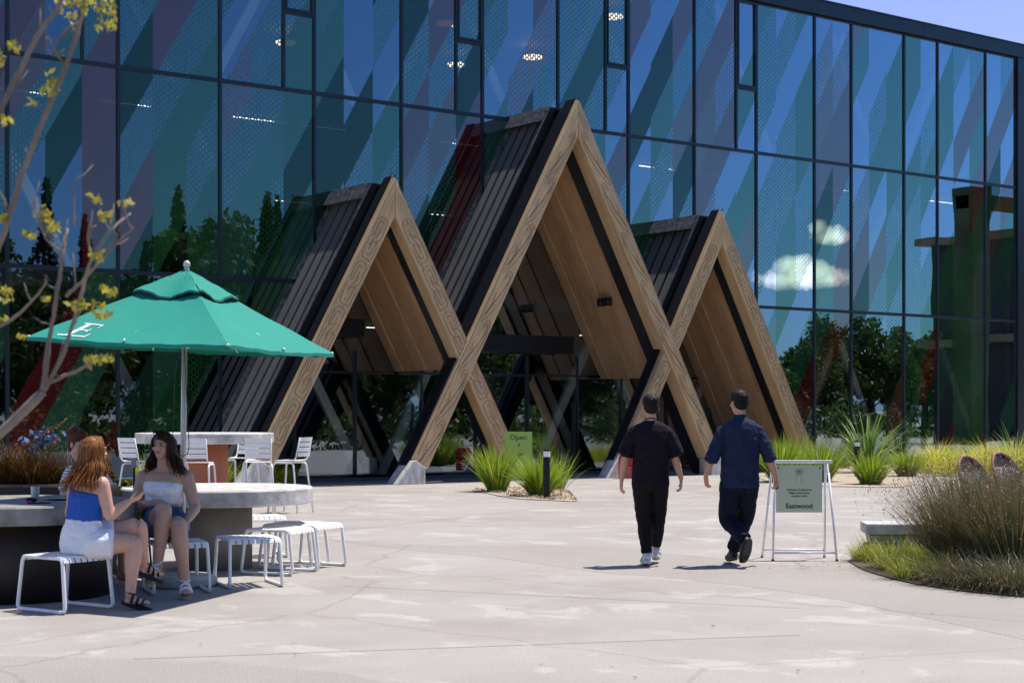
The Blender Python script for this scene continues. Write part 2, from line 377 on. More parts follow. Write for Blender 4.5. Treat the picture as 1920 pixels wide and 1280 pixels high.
fp = [gp(x, y) for x, y in ((-200, 1225), (150, 1232), (450, 1245), (650, 1262), (760, 1290), (800, 1330), (300, 1400), (-300, 1400))]
sheet('path', fp, .0012, GA)
# thin expansion joints sawn in the slab
JOINT = pm('sawn_joint', (.28, .255, .23), .9)
for i, ((x0, y0), (x1, y1)) in enumerate((((640, 1098), (1500, 1140)), ((560, 1003), (1000, 955)), ((250, 1235), (1500, 1190)), ((1080, 940), (1700, 960)))):
    a, b = gp(x0, y0), gp(x1, y1); t = (b-a).normalized(); nrm = Vector((-t.y, t.x, 0))*.006
    sheet('paving_joint', [a-nrm, b-nrm, b+nrm, a+nrm], .0022+.0006*i, JOINT)

# ---------------------------------------------------------------- the glass hall
Z1, Z2, Z3, ZO, Z0 = 4.48, 8.72, 12.86, 10.44, 0.12
def XN(n): return XE-MOD*n
hall = empty('office_building', (0, 0, 0), 0, 'long three storey glass building with coloured leaning ribbon pattern and dark mullions', 'building')
YR = 32.62   # recessed entrance glazing inside the gables
s1 = onY(741, 29.61, 331); s3 = onY(1354.5, 29.61, 394)
GB = [(onY(1085, 29.56).x, 8.90), (s1.x, s1.z), (s3.x, s3.z)]
def carve(o):
    "cut the gable openings out of a piece of the facade"
    v = [q.co for q in o.data.vertices]
    if max(q.x for q in v) < 14 or min(q.x for q in v) > 33: return o
    bm = bmesh.new(); bm.from_mesh(o.data); off = .26/math.cos(math.atan(.55)); kill = set()
    for ax, H in GB:
        for q in (-1, 1):
            bmesh.ops.bisect_plane(bm, geom=bm.verts[:]+bm.edges[:]+bm.faces[:], plane_co=(ax+q*(.55*H-off), 0, 0), plane_no=Vector((q, 0, .55)).normalized())
    for f in bm.faces:
        c = f.calc_center_median()
        if any(abs(c.x-ax) < .55*(H-c.z)-off for ax, H in GB): kill.add(f)
    bmesh.ops.delete(bm, geom=list(kill), context='FACES'); bm.to_mesh(o.data); bm.free(); return o
def window(n0, n1, z0, z1, mt, casement=False):
    x1, x0 = XN(n0), XN(n1)
    t = .032; x0 += .001; x1 -= .001; z0 += .001; z1 -= .001
    mb = MB(); a, b = YF-.07, YF+.05
    mb.box(x0, x0+t, a, b, z0, z1); mb.box(x1-t, x1, a, b, z0, z1)
    mb.box(x0+t, x1-t, a+.004, b, z0, z0+t*1.3); mb.box(x0+t, x1-t, a+.004, b, z1-t*1.3, z1)
    if casement:
        q = .045; mb.box(x0+t, x0+t+q, a-.02, b-.03, z0+t*1.3, z1-t*1.3); mb.box(x1-t-q, x1-t, a-.02, b-.03, z0+t*1.3, z1-t*1.3)
        mb.box(x0+t+q, x1-t-q, a-.018, b-.03, z0+t*1.3, z0+t*1.3+q); mb.box(x0+t+q, x1-t-q, a-.018, b-.03, z1-t*1.3-q, z1-t*1.3)
    w = carve(mb.build('window', MULL, hall))
    if len(w.data.polygons) == 0: bpy.data.objects.remove(w); return
    p = MB(); gy = YF-.03; p.add([(x0+t, gy, z0+t), (x1-t, gy, z0+t), (x1-t, gy, z1-t), (x0+t, gy, z1-t)], [(0, 1, 2, 3)])
    pp = p.build('pane', mt, w)
    if pp.data.polygons[0].normal.y > 0: pp.data.polygons[0].flip()
    carve(pp)
    if len(pp.data.polygons) == 0: bpy.data.objects.remove(pp)
top = [0, 2, 5, 7, 10, 12, 15, 16, 18, 21, 22, 24, 27, 28, 30, 33, 34, 36, 39, 40, 42, 45, 46, 48]
for a, b in zip(top, top[1:]):
    if b-a == 1: window(a, b, ZO, Z3, GLASS, True); window(a, b, Z2, ZO, GLASS)
    else: window(a, b, Z2, Z3, GLASS)
mid = [0, 2, 5, 7, 10, 12, 15, 18, 21, 24, 27, 30, 33, 36, 39, 42, 45, 48]
for a, b in zip(mid, mid[1:]): window(a, b, Z1, Z2, GLASS)
for a, b in zip(mid, mid[1:]):
    window(a, b, Z0, Z1, CLEAR if 15 <= a < 33 else GLASS)
for xa_, xb_ in ((XN(48)-.3, GB[1][0]-.55*GB[1][1]+.28), (GB[2][0]+.55*GB[2][1]-.28, XE+.02)): mb = MB(); mb.box(xa_, xb_, YF-.08, YF+.3, 0, Z0); mb.build('plinth', BLACK, hall)
mb = MB(); mb.box(XE+.002, XE+.5, YF-.12, YF+.2, 0, Z3+.01); mb.build('corner_pier', MULL, hall)
mb = MB()
for a, b in zip(range(48, -6, -6), range(42, -12, -6)):
    mb.box(XN(a)+.004, min(XN(b)-.004, XE+.6), YF-.16, YF+.4, Z3+.012, Z3+.40)
    mb.box(XN(a)+.004, min(XN(b)-.004, XE+.6), YF-.19, YF+.5, Z3+.402, Z3+.44)
mb.build('parapet', MULL, hall)
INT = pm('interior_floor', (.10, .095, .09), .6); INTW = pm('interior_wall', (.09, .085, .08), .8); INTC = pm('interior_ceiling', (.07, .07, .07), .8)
x0, x1 = XN(48), XE
for z in (Z1, Z2):
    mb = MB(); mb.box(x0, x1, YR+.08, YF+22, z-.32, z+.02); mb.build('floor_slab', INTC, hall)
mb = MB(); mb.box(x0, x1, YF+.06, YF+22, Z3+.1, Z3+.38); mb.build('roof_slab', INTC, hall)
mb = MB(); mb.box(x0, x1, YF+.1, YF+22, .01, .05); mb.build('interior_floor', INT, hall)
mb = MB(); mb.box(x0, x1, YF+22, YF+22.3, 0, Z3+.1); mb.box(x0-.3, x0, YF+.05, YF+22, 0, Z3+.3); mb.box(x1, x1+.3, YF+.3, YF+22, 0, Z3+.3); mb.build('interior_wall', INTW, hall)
# timber diagrid behind the glass
def brace(xa, za, xb, zb, y):
    d = Vector((xb-xa, 0, zb-za)).normalized(); n = Vector((-d.z, 0, d.x))*.11
    mb = MB(); mb.prism_xz([(xa+n.x, za+n.z), (xb+n.x, zb+n.z), (xb-n.x, zb-n.z), (xa-n.x, za-n.z)], y, y+.12); mb.build('brace', W_BR, hall)
P0 = onY(585, YF+.8, 0)
for k in range(-5, 7):
    for (za, zb) in ((Z2+.05, Z3+.05), (Z1+.05, Z2-.34), (.06, Z1-.34)):
        x = P0.x+k*4.65
        for sgn, yy in ((1, YF+.92), (-1, YF+1.10)):
            xa = x+sgn*.55*(P0.z-za)+(0 if sgn > 0 else -1.2); xb = x+sgn*.55*(P0.z-zb)+(0 if sgn > 0 else -1.2)
            if x0+.3 < min(xa, xb) and max(xa, xb) < x1-.3: brace(xa, za, xb, zb, yy)
LITE = emit('ceiling_light_glow', (1, .93, .80), 2.6); WARM = emit('downlight_glow', (1, .72, .42), 3)
rl = random.Random(4)
for (y, z) in ((YF+1.6, Z2-.42), (YF+14, Z2-.42), (YF+9, Z1-.42)):
    x = x0+1+rl.random()
    while x < x1-2:
        L = rl.choice((1.2, 1.5, 1.5)); mb = MB(); mb.box(x, x+L, y, y+.022, z, z+.02)
        if rl.random() < (.55 if y < YF+3 else .3): mb.build('ceiling_light', LITE, hall)
        x += L+rl.choice((.3, .9, 2.0))
for (px, py) in ((839, 44), (998, 107), (1148, 31), (857, 121), (536, 80)):
    r = ray(px); d = (12.6-CH)*FOC/(HOR-py); p = r*d
    if p.y < YF+1: p = r*((YF+3)/r.y)
    mb = MB(); mb.lathe([(.30, 12.56), (.30, 12.62)], 20, (p.x, p.y)); mb.build('downlight', WARM, hall)
for k in range(9):   # columns and a mezzanine core deeper inside
    mb = MB(); mb.lathe([(.2, .05), (.2, Z1-.33)], 14, (x0+3+k*4.65, YF+7)); mb.build('column', INTW, hall)

# ---------------------------------------------------------------- timber gables
S = .55; PH = math.atan(S)
def koru(kind, L, side):
    """relief lines in leg coordinates (u down the leg, v across, 0..1 of its width)"""
    out = []
    if kind == 'hook':
        u = .75
        while u < L-.3:
            out.append([(u+1.36, .14), (u+1.0, .34), (u+.6, .60), (u+.3, .78), (u+.12, .84), (u+.02, .76), (u, .62), (u+.06, .50), (u+.16, .46), (u+.22, .52)])
            out.append([(u+1.2, .28), (u+.9, .44), (u+.5, .66), (u+.25, .74), (u+.13, .73), (u+.09, .64), (u+.14, .58)])
            out.append([(u+1.42, .20), (u+1.1, .56), (u+.8, .76), (u+.45, .86), (u+.2, .91)])
            out.append([(u+.62, .36), (u+.70, .30), (u+.76, .38), (u+.86, .26)])
            u += 1.28
        out.append([(.25, .92), (L, .93)]); out.append([(.2, .06), (L, .05)])
    else:
        u = .95; k = 0
        while u < L-.9:
            a, b = u, u+.98
            out.append([(a, .3), (a-.03, .5), (a, .72), (a+.08, .80), (a+.45, .80), (a+.52, .70), (a+.6, .8)])
            out.append([(b, .72), (b+.03, .5), (b, .28), (b-.08, .20), (b-.45, .20), (b-.52, .30), (b-.6, .2), (a+.08, .2), (a, .3)])
            out.append([(a+.1, .62), (a+.08, .42), (a+.2, .34), (a+.42, .36), (a+.36, .52), (a+.2, .55)])
            out.append([(b-.1, .38), (b-.08, .60), (b-.2, .68), (b-.42, .66), (b-.36, .46), (b-.2, .45)])
            out.append([(a+.3, .66), (a+.5, .50), (b-.3, .34)]); out.append([(a+.62, .82), (b-.05, .82), (b+.05, .74)])
            u += 1.12; k += 1
        out.append([(.3, .94), (L, .95)]); out.append([(.2, .05), (L, .05)])
    return out
def gable(ax, H, y0, depth, label, pleft, pright, yn, kind, foot_l=True, foot_r=True, zl=.42, zr=.42):
    A = empty('timber_gable', (ax, y0, 0), 0, label, 'canopy', 'timber gables in front of the glass building')
    p = .42; wh = p/math.cos(PH)
    for sgn in (-1, 1):
        def X(z, off=0): return sgn*(S*(H-z)-off)
        def sec(off, z):       # point on the line shifted inwards by perpendicular distance off, at height z
            return (X(z, off/math.cos(PH)), z)
        zb = zl if sgn < 0 else zr
        # bottom cut square to the leg
        ob = sec(0, zb+p*math.sin(PH)); ib = (ob[0]-sgn*p*math.cos(PH), ob[1]-p*math.sin(PH))
        zi = H-wh/S
        mb = MB(); poly = [(0, H), ob, ib, (0, zi)]
        mb.prism_xz([(x-(-sgn)*(-.003), z) for x, z in poly] if False else [(x+sgn*.002, z) for x, z in poly], 0, depth)
        leg = mb.build('leg', W_L if sgn < 0 else W_R, A, bevel=.022)
        # carved lines on the front face
        d = Vector((sgn*math.sin(PH), 0, -math.cos(PH))); nin = Vector((-sgn*math.cos(PH), 0, -math.sin(PH)))
        L = (H-ob[1])/math.cos(PH); cv = MB()
        for path in koru(kind, L-.12, sgn):
            pts = [Vector((0, 0, H))+d*u+nin*(p*v) for u, v in path]
            pts = [q for q in pts if q.x*sgn > .012]
            if len(pts) < 2: continue
            pts = smooth_pts(pts, 5) if len(pts) > 2 else pts
            cv.tube([Vector((q.x, -.002, q.z)) for q in pts], (.0062 if kind == 'hook' else .0064), 5)
        cv.build('carving', CARVE, leg, True)
        # black flashing capping the outer face
        mb = MB(); o1 = sec(-.035, 0.0)
        if sgn < 0: mb.prism_xz([sec(-.004, H-.0), sec(-.045, H+.02), sec(-.045, .05), sec(-.004, .05)], .13, depth+.01)
        else: mb.prism_xz([sec(-.004, H), sec(-.03, H+.01), sec(-.03, ob[1]), sec(-.004, ob[1])], .05, depth+.01)
        mb.build('flashing', BLACK, A)
        # black steel frame behind the timber
        mb = MB(); fa, fb = depth+.05, (yn-y0)+(.26 if sgn > 0 else .0)
        mb.prism_xz([sec(.02, H-.12), sec(.02, .02), sec(.36, .02), sec(.36, H-.12-.34/math.sin(PH))][::1], fa, max(fb, fa+.1)); mb.build('steel_frame', STEEL, A)
        # roof panel
        zt, zbm = H-.10, (pleft if sgn < 0 else pright)
        ya, yb = yn+.15-y0, YF-.02-y0
        th = .24
        mb = MB(); mb.prism_xz([sec(0, zt), sec(0, zbm), sec(th, zbm-.0), sec(th, zt-.1)], ya, YR-y0); rp = mb.build('roof_panel', BLACK, A)
        ys = YR-.02-y0
        nb = 4; W = (yb-ya-.16)/nb
        bd = MB()
        for i in range(nb):
            a = ya+.12+i*W+.03; bd.prism_xz([sec(-.03, zt-.05), sec(-.03, zbm+.03), sec(-.002, zbm+.03), sec(-.002, zt-.05)], a, a+W-.105)
        bd.build('board', CHAR, rp)
        tr = MB()
        ns = MB(); ns.prism_xz([sec(-.150, zt), sec(-.150, zbm), sec(-.001, zbm), sec(-.001, zt)], ya-.01, ya+.045); ns.build('side_flashing', BLACK, rp)
        tr.prism_xz([sec(-.168, zt), sec(-.168, zbm), sec(-.152, zbm), sec(-.152, zt)], ya-.012, ya+.05)
        tr.prism_xz([sec(-.11, zt-.3), sec(-.11, zbm), sec(-.001, zbm), sec(-.001, zt-.3)], yb-.035, yb-.006)
        tr.prism_xz([sec(-.205, zt+.02), sec(-.205, zt-.33), sec(-.003, zt-.33), sec(-.003, zt+.02)], ya+.055, yb-.008)
        tr.build('trim', CAPM, rp)
        # timber soffit boards
        c0 = ya+(.10 if sgn > 0 else .0)
        ws = [.16, .36, .30, .34, .5, .3]; tot = sum(ws); a = c0
        for i, q in enumerate(ws):
            q = q/tot*(ys-c0); dd = .028*(i % 2)
            cb = MB(); cb.prism_xz([sec(th+.002, zt-.5), sec(th+.002, zbm-.0+.0), sec(th+.05+dd, zbm-.02), sec(th+.05+dd, zt-.6)], a+.003, a+q-.003)
            cb.build('soffit_board', W_C if sgn > 0 else W_CL, rp, bevel=.006); a += q
        # footing
        if (sgn < 0 and foot_l) or (sgn > 0 and foot_r):
            fx, fz = ob; mb = MB()
            bx0, bx1 = fx+sgn*.46, fx-sgn*.28
            t0, t1 = (fx+sgn*.02, fz+.0), (fx-sgn*p*math.cos(PH)*.9, ib[1]-.015)
            P = [(bx0, 0), (bx1, 0), (bx1, ib[1]-.02), (ib[0]+sgn*.03, ib[1]-.006), (ob[0]-sgn*.03, ob[1]-.02), (ob[0]-sgn*-.04, ob[1]-.03)]
            mb.prism_xz(P, -.02, depth+.02); mb.build('footing', CONC_Y, A, bevel=.015)
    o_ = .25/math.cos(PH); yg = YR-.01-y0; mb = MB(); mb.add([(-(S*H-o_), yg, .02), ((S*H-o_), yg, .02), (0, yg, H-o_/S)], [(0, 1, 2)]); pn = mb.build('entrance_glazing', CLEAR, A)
    if pn.data.polygons[0].normal.y > 0: pn.data.polygons[0].flip()
    mb = MB(); ht = S*H-o_
    for xx in (-2.4, -.8, .8, 2.4):
        if abs(xx) < ht-.4: mb.box(xx-.025, xx+.025, yg-.06, yg-.002, .02, min(3.0, (ht-abs(xx))/S))
    for k_, zz in enumerate((.06, 2.5)): mb.box(-(ht-zz*S)+.02, ht-zz*S-.02, yg-.055, yg-.003, zz-.03, zz+.03)
    mb.build('glazing_bar', MULL, A)
    mb = MB(); mb.box(-.28, .28, yn-y0-.02, yn-y0+.22, H-1.22, H-1.02); mb.build('ridge_tie', STEEL, A)
    mb = MB(); mb.tube([(-.05, .1, H), (-.07, .1, H+.05), (-.03, .1, H+.09)], .008, 5); mb.tube([(.02, .02, H-.01), (.02, .02, H+.06)], .01, 5); mb.build('finial_hook', STEEL, A)
    return A
bigx, bigH = GB[0]
g2 = gable(bigx, bigH, 29.56, .42, 'tallest timber gable, in the middle, with hooked scroll carving and charred roof boards', 3.2, 2.45, 30.19, 'hook', zl=.34)
g1 = gable(s1.x, s1.z, 29.61, .36, 'left small timber gable whose dark roof slope runs to the ground behind the white tables', .05, 2.55, 30.05, 'box')
g3 = gable(s3.x, s3.z, 29.61, .36, 'right small timber gable ending among the green plants behind the two walkers', 3.62, .05, 30.05, 'box')
# service beams and lamp
mb = MB(); a = bigx
mb.box(bigx-2.5, bigx+1.9, 32.1, 32.4, 3.05, 3.48); tag(mb.build('header_beam', BLACK), 'black horizontal beam over the doors inside the tallest gable', 'beam')
mb = MB(); mb.box(s1.x-1.35, s1.x+.75, 32.1, 32.4, 3.3, 3.72); tag(mb.build('header_beam', BLACK), 'black horizontal beam inside the left small gable', 'beam')
# twin spotlight on the soffit
zz = 4.35; sx = S*(bigH-zz)-.34/math.cos(PH)
lp = empty('spotlight', (bigx+sx-.02, 31.0, zz), 0, 'small black twin spotlight fixed on the timber ceiling of the tallest gable', 'lamp')
mb = MB(); mb.tube([(0.05, 0, 0), (-.12, 0, -.03)], .035, 10); mb.build('bracket', BLACK, lp, True)
for q in (-.14, .14):
    mb = MB(); mb.tube([(-.10, q, .06), (-.10, q, -.14)], [.09, .10], 14); mb.build('lamp_head', BLACK, lp, True)

# ---------------------------------------------------------------- what the glass mirrors: trees and a wing across the plaza
def leafmat(name, stops, trans=.35, rough=.5):
    m, g = mat(name); geo = g.n('ShaderNodeNewGeometry'); c = g.ramp(geo.outputs['Random Per Island'], stops)
    b = g.n('ShaderNodeBsdfPrincipled', i_Roughness=rough); b.inputs['Specular IOR Level'].default_value = .35; g.l(c, b.inputs['Base Color'])
    t = g.n('ShaderNodeBsdfTranslucent'); g.l(c, t.inputs[0])
    ms = g.n('ShaderNodeMixShader', i_0=trans); g.l(b.outputs[0], ms.inputs[1]); g.l(t.outputs[0], ms.inputs[2]); finish(g, ms.outputs[0]); return m
L_TREE = leafmat('tree_leaf', ((0, (.03, .06, .012)), (.6, (.06, .11, .02)), (1, (.12, .17, .03))))
L_CON = leafmat('conifer_leaf', ((0, (.012, .03, .012)), (1, (.03, .06, .02))), .15)
BARK = pm('bark', (.12, .09, .07), .9, .3, 10, .5)
def rvec(rr):
    while 1:
        v = Vector((rr.uniform(-1, 1), rr.uniform(-1, 1), rr.uniform(-1, 1)))
        if .05 < v.length < 1: return v
def leafquad(mb, c, s, rr, asp=.6):
    a = rvec(rr).normalized(); b = a.orthogonal().normalized(); b = Matrix.Rotation(rr.random()*6.3, 3, a) @ b; c2 = a.cross(b)
    mb.add([c-b*s, c+c2*s*asp, c+b*s, c-c2*s*asp], [(0, 1, 2, 3)])
def make_tree(kind, seed, h):
    rr = random.Random(seed); t = empty('tree', (0, 0, 0)); mb = MB()
    if kind == 'round':
        mb.tube([(0, 0, 0), (.1, 0, h*.3), (.0, .1, h*.6), (0, 0, h*.85)], [h*.03, h*.024, h*.014, .03], 8)
        cl = []
        for i in range(19):
            a = rr.random()*6.28; r = h*.32*math.sqrt(rr.random()); z = h*(.16+.72*rr.random()); r *= 1.25-abs(z/h-.5)*1.2
            p = Vector((r*math.cos(a), r*math.sin(a), z)); cl.append((p, h*rr.uniform(.10, .17)))
            mb.tube([(0, 0, z*.6), p*.6+Vector((0, 0, z*.28)), p], [h*.012, h*.008, .02], 5)
        lb = MB()
        for p, r in cl:
            for k in range(210):
                v = rvec(rr).normalized()*r*rr.uniform(.55, 1.08); v.z *= .8; leafquad(lb, p+v, h*.021*rr.uniform(.7, 1.5), rr)
        lb.build('crown', L_TREE, t)
    else:
        mb.tube([(0, 0, 0), (0, 0, h*.97)], [h*.02, .03], 7); lb = MB()
        for k in range(2600):
            f = rr.random()**.75; z = h*(.12+.87*(1-f)); lay = .75+.25*math.sin(z*5.0/h*6); r = h*.17*f*lay*rr.uniform(.3, 1.05)+.05; a = rr.random()*6.28
            leafquad(lb, Vector((r*math.cos(a), r*math.sin(a), z-r*.25)), h*.014*rr.uniform(.6, 1.6), rr, .35)
        lb.build('crown', L_CON, t)
    mb.build('trunk', BARK, t); return t
protos = {('round', 0): make_tree('round', 1, 11), ('round', 1): make_tree('round', 2, 11), ('con', 0): make_tree('con', 3, 15), ('con', 1): make_tree('con', 5, 15)}
used = set()
spots = []
rt = random.Random(11)
for x in range(-10, 60, 6): spots.append((('con', 'con', 'round')[rt.randrange(3)], x+rt.uniform(-2, 2), -36+rt.uniform(-5, 4), rt.uniform(.8, 1.12)))
for x in range(20, 70, 7): spots.append(('round', x+rt.uniform(-2, 2), -20+rt.uniform(-3, 3), rt.uniform(.7, 1.05)))
for x in range(64, 150, 4): spots.append(('round', x+rt.uniform(-2, 2), -44+rt.uniform(-6, 6), rt.uniform(.75, 1.12)))
for x in range(46, 96, 3): spots.append(('con', x+rt.uniform(-1, 1), -30+rt.uniform(-4, 4), rt.uniform(.8, 1.1)))
for k in range(24): spots.append(('con' if k % 3 else 'round', 12+k*2.1+rt.uniform(-.8, .8), -32+rt.uniform(-4, 4), rt.uniform(.82, 1.12)*(1 if k % 3 else 1.2)))
for x in range(70, 160, 9): spots.append(('con', x+rt.uniform(-3, 3), -62+rt.uniform(-4, 4), rt.uniform(.5, .75)))
for i, (k, x, y, s) in enumerate(spots):
    key = (k, i % 2)
    t = protos[key] if key not in used else copy_tree(protos[key]); used.add(key)
    t.location = (x, y, 0); t.scale = (s, s, s); t.rotation_euler = (0, 0, rt.random()*6.28); t.name = 'conifer_tree' if k == 'con' else 'broadleaf_tree'
    tag(t, 'dark conifer mirrored in the glass wall among the far tree line' if k == 'con' else 'rounded green tree mirrored in the glass wall among the far tree line', 'tree', 'conifers mirrored in the glass' if k == 'con' else 'rounded trees mirrored in the glass')
GRS = leafmat('grass_far', ((0, (.05, .09, .02)), (1, (.12, .15, .03))))
mb = MB(); mb.add([(-60, -120, .01), (220, -120, .01), (220, -12, .01), (-60, -12, .01)], [(0, 1, 2, 3)]); tag(mb.build('lawn', pm('lawn_green', (.06, .10, .025), .9, .4, .8)), kind='structure')
mb = MB(); rr = random.Random(3)
for k in range(9000):
    x = rr.uniform(-10, 150); f = rr.random(); leafquad(mb, Vector((x, -16-f*4-2*math.sin(x*.15), rr.uniform(0, 1.5+.5*math.sin(x*.7)))), .22*rr.uniform(.6, 1.4), rr)
tag(mb.build('hedge', L_TREE), 'low mass of shrubs mirrored at the bottom of the glass wall', 'hedge', kind='stuff')
SHR = MB()
rr = random.Random(33)
for i in range(34):
    x = 15+i*1.9+rr.uniform(-.6, .6); y = 4.5+rr.uniform(-1.6, 1.6)+max(0, x-45)*-.25; hh = rr.uniform(1.5, 2.5)*(1 if i % 5 else 1.7); t = empty('shrub', (x, y, 0), 0, 'dark garden shrub mirrored low in the glass wall', 'shrub', 'shrubs mirrored low in the glass'); m_ = MB()
    for k in range(420):
        v = rvec(rr); m_v = Vector((v.x*1.25, v.y*1.0, abs(v.z)*hh)); leafquad(m_, m_v, .11*rr.uniform(.6, 1.5), rr)
    m_.build('leaves', L_TREE if i % 3 else L_CON, t)
# three storey wing with pale slab edges
CREAM = pm('cream_slab', (.24, .22, .14), .7, .12, 2); DKG = pm('dark_recess', (.03, .03, .028), .4)
wg = empty('side_wing', (70, 4, 0), 0, 'building with pale slab edges mirrored at the right end of the glass wall', 'building')
for z in (5.3, 10.9): mb = MB(); mb.box(3, 36, 0, 7, z, z+.4); mb.build('slab_edge', CREAM, wg)
mb = MB(); mb.box(3.6, 36, .6, 6.4, 0, 11.0); mb.build('wall', DKG, wg)
mb = MB(); mb.box(0, 1.3, 5.0, 6.3, 0, 13.4); mb.box(0, 6, 5.2, 6, 12.3, 13.0); mb.build('tower', pm('green_tower', (.05, .08, .03), .8, .4, .7), wg)
for q in range(5): mb = MB(); mb.box(4+q*6.5, 4.4+q*6.5, 6.45, 6.85, 0, 11); mb.build('column', CREAM, wg)

# ---------------------------------------------------------------- planting in front
L_LOM = leafmat('lomandra_blade', ((0, (.10, .18, .012)), (.5, (.24, .36, .022)), (.85, (.40, .50, .035)), (1, (.45, .42, .10))))
L_FLX = leafmat('flax_blade', ((0, (.09, .17, .03)), (.6, (.16, .27, .06)), (1, (.35, .40, .12))))
L_GOLD = leafmat('golden_blade', ((0, (.28, .32, .02)), (.5, (.52, .54, .03)), (.85, (.66, .62, .07)), (1, (.65, .56, .25))))
L_RUSH = leafmat('rush_stem', ((0, (.07, .085, .045)), (.5, (.14, .15, .075)), (.8, (.24, .20, .10)), (1, (.30, .17, .07))), .2)
L_RUST = leafmat('rust_tip', ((0, (.18, .08, .03)), (1, (.34, .20, .10))), .1)
L_LIME = leafmat('lime_blade', ((0, (.18, .24, .02)), (.6, (.34, .38, .03)), (1, (.45, .42, .12))))
L_DRY = leafmat('brown_grass', ((0, (.025, .013, .005)), (.6, (.07, .035, .009)), (.9, (.12, .06, .015)), (1, (.40, .18, .03))), .3)
def blades(mb, rr, n, base, r0, h, spread, wd, droop=.5, seg=4, cx=0, cy=0, hmin=.45):
    for i in range(n):
        a = rr.random()*6.283; rb = base*math.sqrt(rr.random()); L = h*rr.uniform(hmin, 1.1)
        out = Vector((math.cos(a), math.sin(a), 0)); lean = spread*(.15+.95*rb/max(base, .01))*rr.uniform(.5, 1.2)
        p = Vector((cx, cy, 0))+out*rb+Vector((rr.uniform(-r0, r0), rr.uniform(-r0, r0), 0)); th = lean*.6
        side = Vector((-math.sin(a+rr.uniform(-.9, .9)), math.cos(a+rr.uniform(-.9, .9)), 0))
        w0 = wd*rr.uniform(.7, 1.2); vs = []; fs = []
        dth = droop*rr.uniform(.3, 1.4)*(.4+lean)/seg
        for k in range(seg+1):
            f = k/seg; ww = w0*(1-f**2.2)*(.6+.4*min(1, f*3)) if k < seg else w0*.05
            vs += [p-side*ww, p+side*ww]
            if k: fs.append((2*k-2, 2*k-1, 2*k+1, 2*k))
            p = p+(out*math.sin(th)+Vector((0, 0, math.cos(th))))*(L/seg); th += dth
        mb.add(vs, fs)
def clump(name, pos, label, cat, n, base, h, spread, wd, m, droop=.6, seed=0, group=None, seg=4, hmin=.45):
    rr = random.Random(seed); mb = MB(); blades(mb, rr, n, base, .02, h, spread, wd, droop, seg, hmin=hmin)
    o = mb.build(name, m, loc=pos); return tag(o, label, cat, group)
MULCH = pm('bark_mulch', (.40, .30, .20), .95, .5, 26, 1.0, 60, col2=(.62, .52, .40))
def bed(pts, z=.012):
    P = [gp(x, y) for x, y in pts]; return sheet('planting_bed', smooth_pts(P, 6), z, MULCH)
bed(((885, 919), (960, 934), (1030, 938), (1083, 939), (1068, 922), (1030, 912), (930, 905), (885, 914)))
bed(((1400, 880), (1450, 906), (1560, 912), (1700, 912), (1740, 893), (1990, 893), (1990, 856), (1560, 858), (1400, 862)))
def chips(P, n, seed, m, s=.02):
    rr = random.Random(seed); mb = MB()
    xs = [p.x for p in P]; ys = [p.y for p in P]
    for i in range(n):
        k = rr.randrange(len(P)); a, b, c = P[k], P[rr.randrange(len(P))], P[rr.randrange(len(P))]
        u, v = rr.random(), rr.random()
        if u+v > 1: u, v = 1-u, 1-v
        q = a+(b-a)*u+(c-a)*v; leafquad(mb, Vector((q.x, q.y, .02+rr.random()*.025)), s*rr.uniform(.6, 1.7), rr, .4)
    return tag(mb.build('mulch_chips', m), 'pale bark chips scattered at the foot of the spiky plants by the black bollard', 'mulch', kind='stuff')
L_CHIP = leafmat('chip', ((0, (.28, .17, .09)), (1, (.62, .50, .36))), 0, .9)
chips([gp(x, y) for x, y in ((892, 918), (960, 931), (1030, 937), (1080, 938), (1066, 923), (1000, 915))], 1500, 5, L_CHIP)
clump('lomandra', gp(932, 921), 'spiky green plant left of the black bollard, under the open sign', 'plant', 620, .17, 1.0, .85, .011, L_LOM, .5, 1)
clump('lomandra', gp(1012, 930), 'spiky yellow green plant just behind the black bollard', 'plant', 620, .17, .85, .95, .011, L_LOM, .5, 2)
clump('lomandra', gp(1048, 918), 'thin sparse spiky plant right of the black bollard', 'plant', 120, .12, .9, .9, .008, L_LOM, .4, 3)
row = [(1462, 903, 1.15, 'spiky green plant behind the walker in navy and the sign frame'), (1540, 903, 1.0, 'spiky green plant behind the right leg of the sign frame'), (1492, 893, 1.1, 'green spiky plant in the second row above the sign'), (1632, 908, .78, 'round spiky clump right of the sign, foremost on the paving edge'), (1700, 893, .72, 'small spiky clump right of the foremost round one')]
for i, (x, y, h, lb) in enumerate(row): clump('lomandra', gp(x, y), lb, 'plant', 560, .20, h, .9, .012, L_LOM, .55, 20+i)
clump('flax', gp(1625, 886), 'tall flax with broad arching leaves behind the small path light', 'plant', 120, .22, 1.9, .95, .030, L_FLX, 1.1, 40, seg=7, hmin=.6)
clump('flax', gp(1905, 872), 'flax with upright broad leaves at the right edge of the golden grass', 'plant', 40, .15, 1.5, .8, .030, L_FLX, .9, 41, seg=6, hmin=.6)
clump('flax', gp(1578, 878), 'drooping flax close to the foot of the right timber gable', 'plant', 40, .2, 1.3, 1.1, .024, L_FLX, 1.2, 42, seg=6)
mb = MB(); rr = random.Random(8)
for i in range(30):
    p = gp(rr.uniform(1722, 1990), rr.uniform(876, 892)); blades(mb, rr, 300, .38, .05, rr.uniform(.75, 1.15), 1.2, .007, 1.5, 5, p.x, p.y)
tag(mb.build('golden_grass', L_GOLD), 'mass of arching golden green grass in front of the right half of the glass', 'grass', kind='stuff')
mb = MB()
